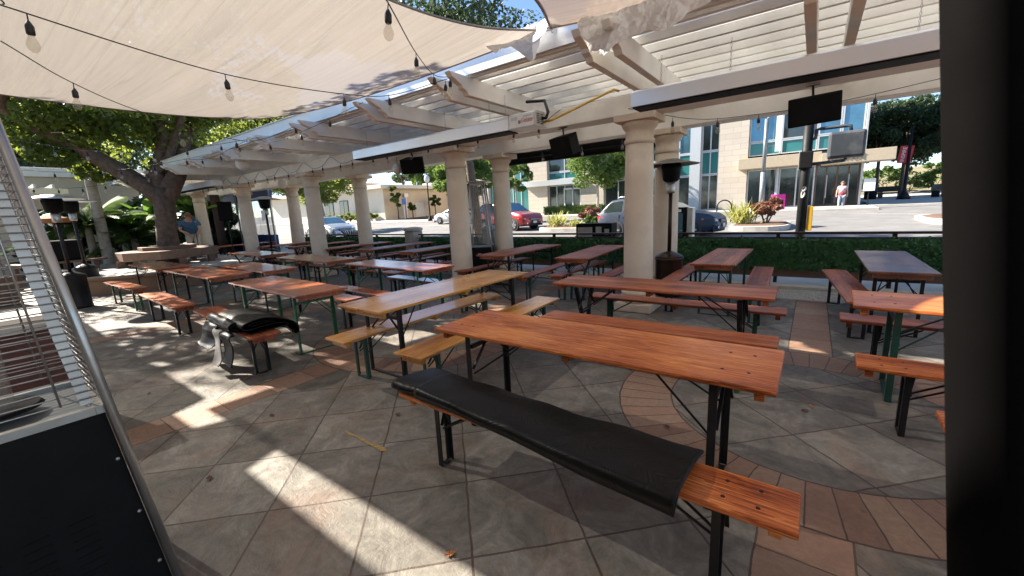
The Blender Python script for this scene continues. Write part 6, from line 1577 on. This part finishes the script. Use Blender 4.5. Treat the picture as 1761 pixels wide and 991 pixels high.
def person_walking(label, loc, rz):
    t = thing('person', label, 'person', loc, rz)
    # facing -y (towards the camera); mid-stride
    J = [((0, 0, 0.90), (0.15, 0.12)), ((0, 0.0, 1.12), (0.16, 0.12)), ((0, -0.01, 1.30), (0.15, 0.11)), ((0, -0.01, 1.41), 0.055), ((0, -0.03, 1.50), (0.085, 0.10)), ((0, -0.03, 1.58), (0.075, 0.085)),
         ((-0.17, 0, 1.33), 0.062), ((-0.25, 0.02, 1.08), 0.046), ((-0.27, -0.06, 0.86), 0.030),
         ((0.17, 0, 1.33), 0.062), ((0.25, 0.04, 1.08), 0.046), ((0.28, 0.0, 0.86), 0.030),
         ((-0.09, 0, 0.82), 0.10), ((-0.10, -0.10, 0.47), 0.065), ((-0.10, -0.12, 0.08), 0.042), ((-0.10, -0.24, 0.04), 0.035),
         ((0.09, 0, 0.82), 0.10), ((0.10, 0.04, 0.47), 0.065), ((0.10, 0.18, 0.10), 0.042), ((0.10, 0.08, 0.04), 0.035)]
    E = [(0, 1), (1, 2), (2, 3), (3, 4), (4, 5), (2, 6), (6, 7), (7, 8), (2, 9), (9, 10), (10, 11), (0, 12), (12, 13), (13, 14), (14, 15), (0, 16), (16, 17), (17, 18), (18, 19)]
    hand_joints(J, E, 8, (-0.27, -0.06, 0.86), (0, -0.1, -1), (1, -.3, 0), (0.4, -1, 0))
    hand_joints(J, E, 11, (0.28, 0.0, 0.86), (0, -0.1, -1), (-1, -.3, 0), (-0.4, -1, 0))
    skin_mesh('body', J, E, M['skin'], t)
    skin_mesh('blouse', [((0, 0, 0.96), (0.19, 0.155)), ((0, -0.005, 1.15), (0.185, 0.145)), ((0, -0.01, 1.31), (0.172, 0.128)), ((-0.175, 0, 1.34), 0.075), ((-0.22, 0.01, 1.18), 0.062), ((0.175, 0, 1.34), 0.075), ((0.22, 0.02, 1.18), 0.062)], [(0, 1), (1, 2), (2, 3), (3, 4), (2, 5), (5, 6)], M['pink'], t)
    skin_mesh('skirt', [((0, 0, 1.06), (0.18, 0.15)), ((0, 0, 0.88), (0.205, 0.165)), ((0, 0, 0.72), (0.215, 0.17))], [(0, 1), (1, 2)], M['maroon'], t)
    skin_mesh('trousers', [((0, 0, 0.84), (0.165, 0.135)), ((-0.09, -0.01, 0.76), 0.11), ((-0.10, -0.10, 0.46), 0.082), ((-0.10, -0.12, 0.12), 0.062), ((0.09, 0.01, 0.76), 0.11), ((0.10, 0.04, 0.46), 0.082), ((0.10, 0.17, 0.14), 0.062)], [(0, 1), (1, 2), (2, 3), (0, 4), (4, 5), (5, 6)], M['jeans'], t)
    for x, y in ((-0.10, -0.19), (0.10, 0.13)): MB().sphere((x, y, 0.045), 0.05, 10, (0.9, 2.2, 0.85)).build('shoe', M['white'], t, True)
    head(t, (0, -0.035, 1.535), (0, -1, -0.15), 0.105, 'short', M['hair'])
person_walking('woman in pink top, maroon cover-up and pale jeans walking past the shop entrance', (1.39, 33.6, zg(1.39, 33.6) + 0.13), R(-4))
def person_bending(label, loc, rz):
    t = thing('person', label, 'person', loc, rz)
    # facing -y, hips back, torso leaning forward and down, both hands low in front
    J = [((0, 0.12, 0.92), (0.17, 0.15)), ((0, 0.02, 1.10), (0.19, 0.16)), ((0, -0.16, 1.28), (0.19, 0.15)), ((0, -0.27, 1.37), 0.07), ((0.02, -0.36, 1.44), (0.085, 0.10)), ((0.03, -0.41, 1.50), (0.08, 0.085)),
         ((-0.22, -0.18, 1.27), 0.075), ((-0.30, -0.20, 1.00), 0.055), ((-0.14, -0.36, 0.90), 0.036),
         ((0.22, -0.18, 1.27), 0.075), ((0.30, -0.28, 1.02), 0.055), ((0.22, -0.42, 0.84), 0.036),
         ((-0.10, 0.14, 0.84), 0.12), ((-0.12, 0.04, 0.46), 0.075), ((-0.12, 0.12, 0.08), 0.048), ((-0.12, -0.02, 0.04), 0.038),
         ((0.10, 0.14, 0.84), 0.12), ((0.13, 0.02, 0.46), 0.075), ((0.13, 0.10, 0.08), 0.048), ((0.13, -0.04, 0.04), 0.038)]
    E = [(0, 1), (1, 2), (2, 3), (3, 4), (4, 5), (2, 6), (6, 7), (7, 8), (2, 9), (9, 10), (10, 11), (0, 12), (12, 13), (13, 14), (14, 15), (0, 16), (16, 17), (17, 18), (18, 19)]
    hand_joints(J, E, 8, (-0.14, -0.36, 0.90), (0.8, -0.7, -0.4), (0.3, 0.2, 1), (0.3, -.3, -1))
    hand_joints(J, E, 11, (0.22, -0.42, 0.84), (-0.3, -0.5, -0.9), (-1, .2, 0.2), (-0.4, 0.5, -.6))
    skin_mesh('body', J, E, M['skin'], t)
    skin_mesh('polo_shirt', [((0, 0.14, 0.86), (0.225, 0.20)), ((0, 0.08, 1.0), (0.235, 0.20)), ((0, -0.15, 1.28), (0.215, 0.17)), ((0, -0.235, 1.345), (0.10, 0.09)), ((-0.225, -0.18, 1.27), 0.095), ((-0.29, -0.19, 1.09), 0.088), ((0.225, -0.18, 1.27), 0.095), ((0.285, -0.25, 1.10), 0.088)], [(0, 1), (1, 2), (2, 3), (2, 4), (4, 5), (2, 6), (6, 7)], M['polo'], t)
    skin_mesh('trousers', [((0, 0.12, 0.98), (0.205, 0.18)), ((-0.10, 0.13, 0.78), 0.14), ((-0.12, 0.05, 0.46), 0.10), ((-0.12, 0.12, 0.10), 0.075), ((0.10, 0.13, 0.78), 0.14), ((0.13, 0.03, 0.46), 0.10), ((0.13, 0.10, 0.10), 0.075)], [(0, 1), (1, 2), (2, 3), (0, 4), (4, 5), (5, 6)], M['khaki'], t)
    for x, y in ((-0.12, 0.04), (0.13, 0.02)): MB().sphere((x, y, 0.045), 0.055, 10, (0.9, 2.4, 0.85)).build('shoe', M['blackbox'], t, True)
    head(t, (0.025, -0.385, 1.475), (0.1, -1, -0.75), 0.11, 'short', M['hair'])
    return t
person_bending('man in a blue polo shirt and khaki trousers bending over beside the big tree', (-18.5, 5.35, 0.447), R(68))
mk = thing('microphone_stand', 'thin black microphone stand with boom beside the man in blue', 'microphone stand', (-17.9, 5.3, 0.447))
MB().tube([(0, 0, 0.01), (0, 0, 0.95)], 0.012, 6).build('pole', M['blackmetal'], mk)
MB().tube([(0.25, -0.22, 0.55), (0, 0, 0.95), (-0.4, -.45, 1.25)], 0.010, 6).build('boom', M['blackmetal'], mk)
MB().lathe([(0.15, 0.0), (0.15, 0.02), (0.02, 0.03)], n=16).build('base', M['blackmetal'], mk)

# ------------------------------------------------------------------ dark post close to the viewer
top, bot = Vector((0.0956, 0.5559, 1.8580)), Vector((0.1494, 0.4457, 1.2354))
dpst = thing('gate_post', 'black gate post very close at the right edge', 'post', tuple(bot))
ax_ = (top - bot).normalized(); a2, b2 = Vector((0, 0, 0)) - ax_ * 0.9, (top - bot) + ax_ * 1.6
M['postblack'] = plain('matt_black_post', (0.0025, 0.0023, 0.0025), 0.9, spec=0.05)
MB().tube([a2, b2], 0.026, 20).build('tube', M['postblack'], dpst, True)
MB().bar(a2 + Vector((0.055, 0.02, 0)), b2 + Vector((0.055, 0.02, 0)), 0.09, 0.05, (0, 1, 0)).build('plate', M['postblack'], dpst)
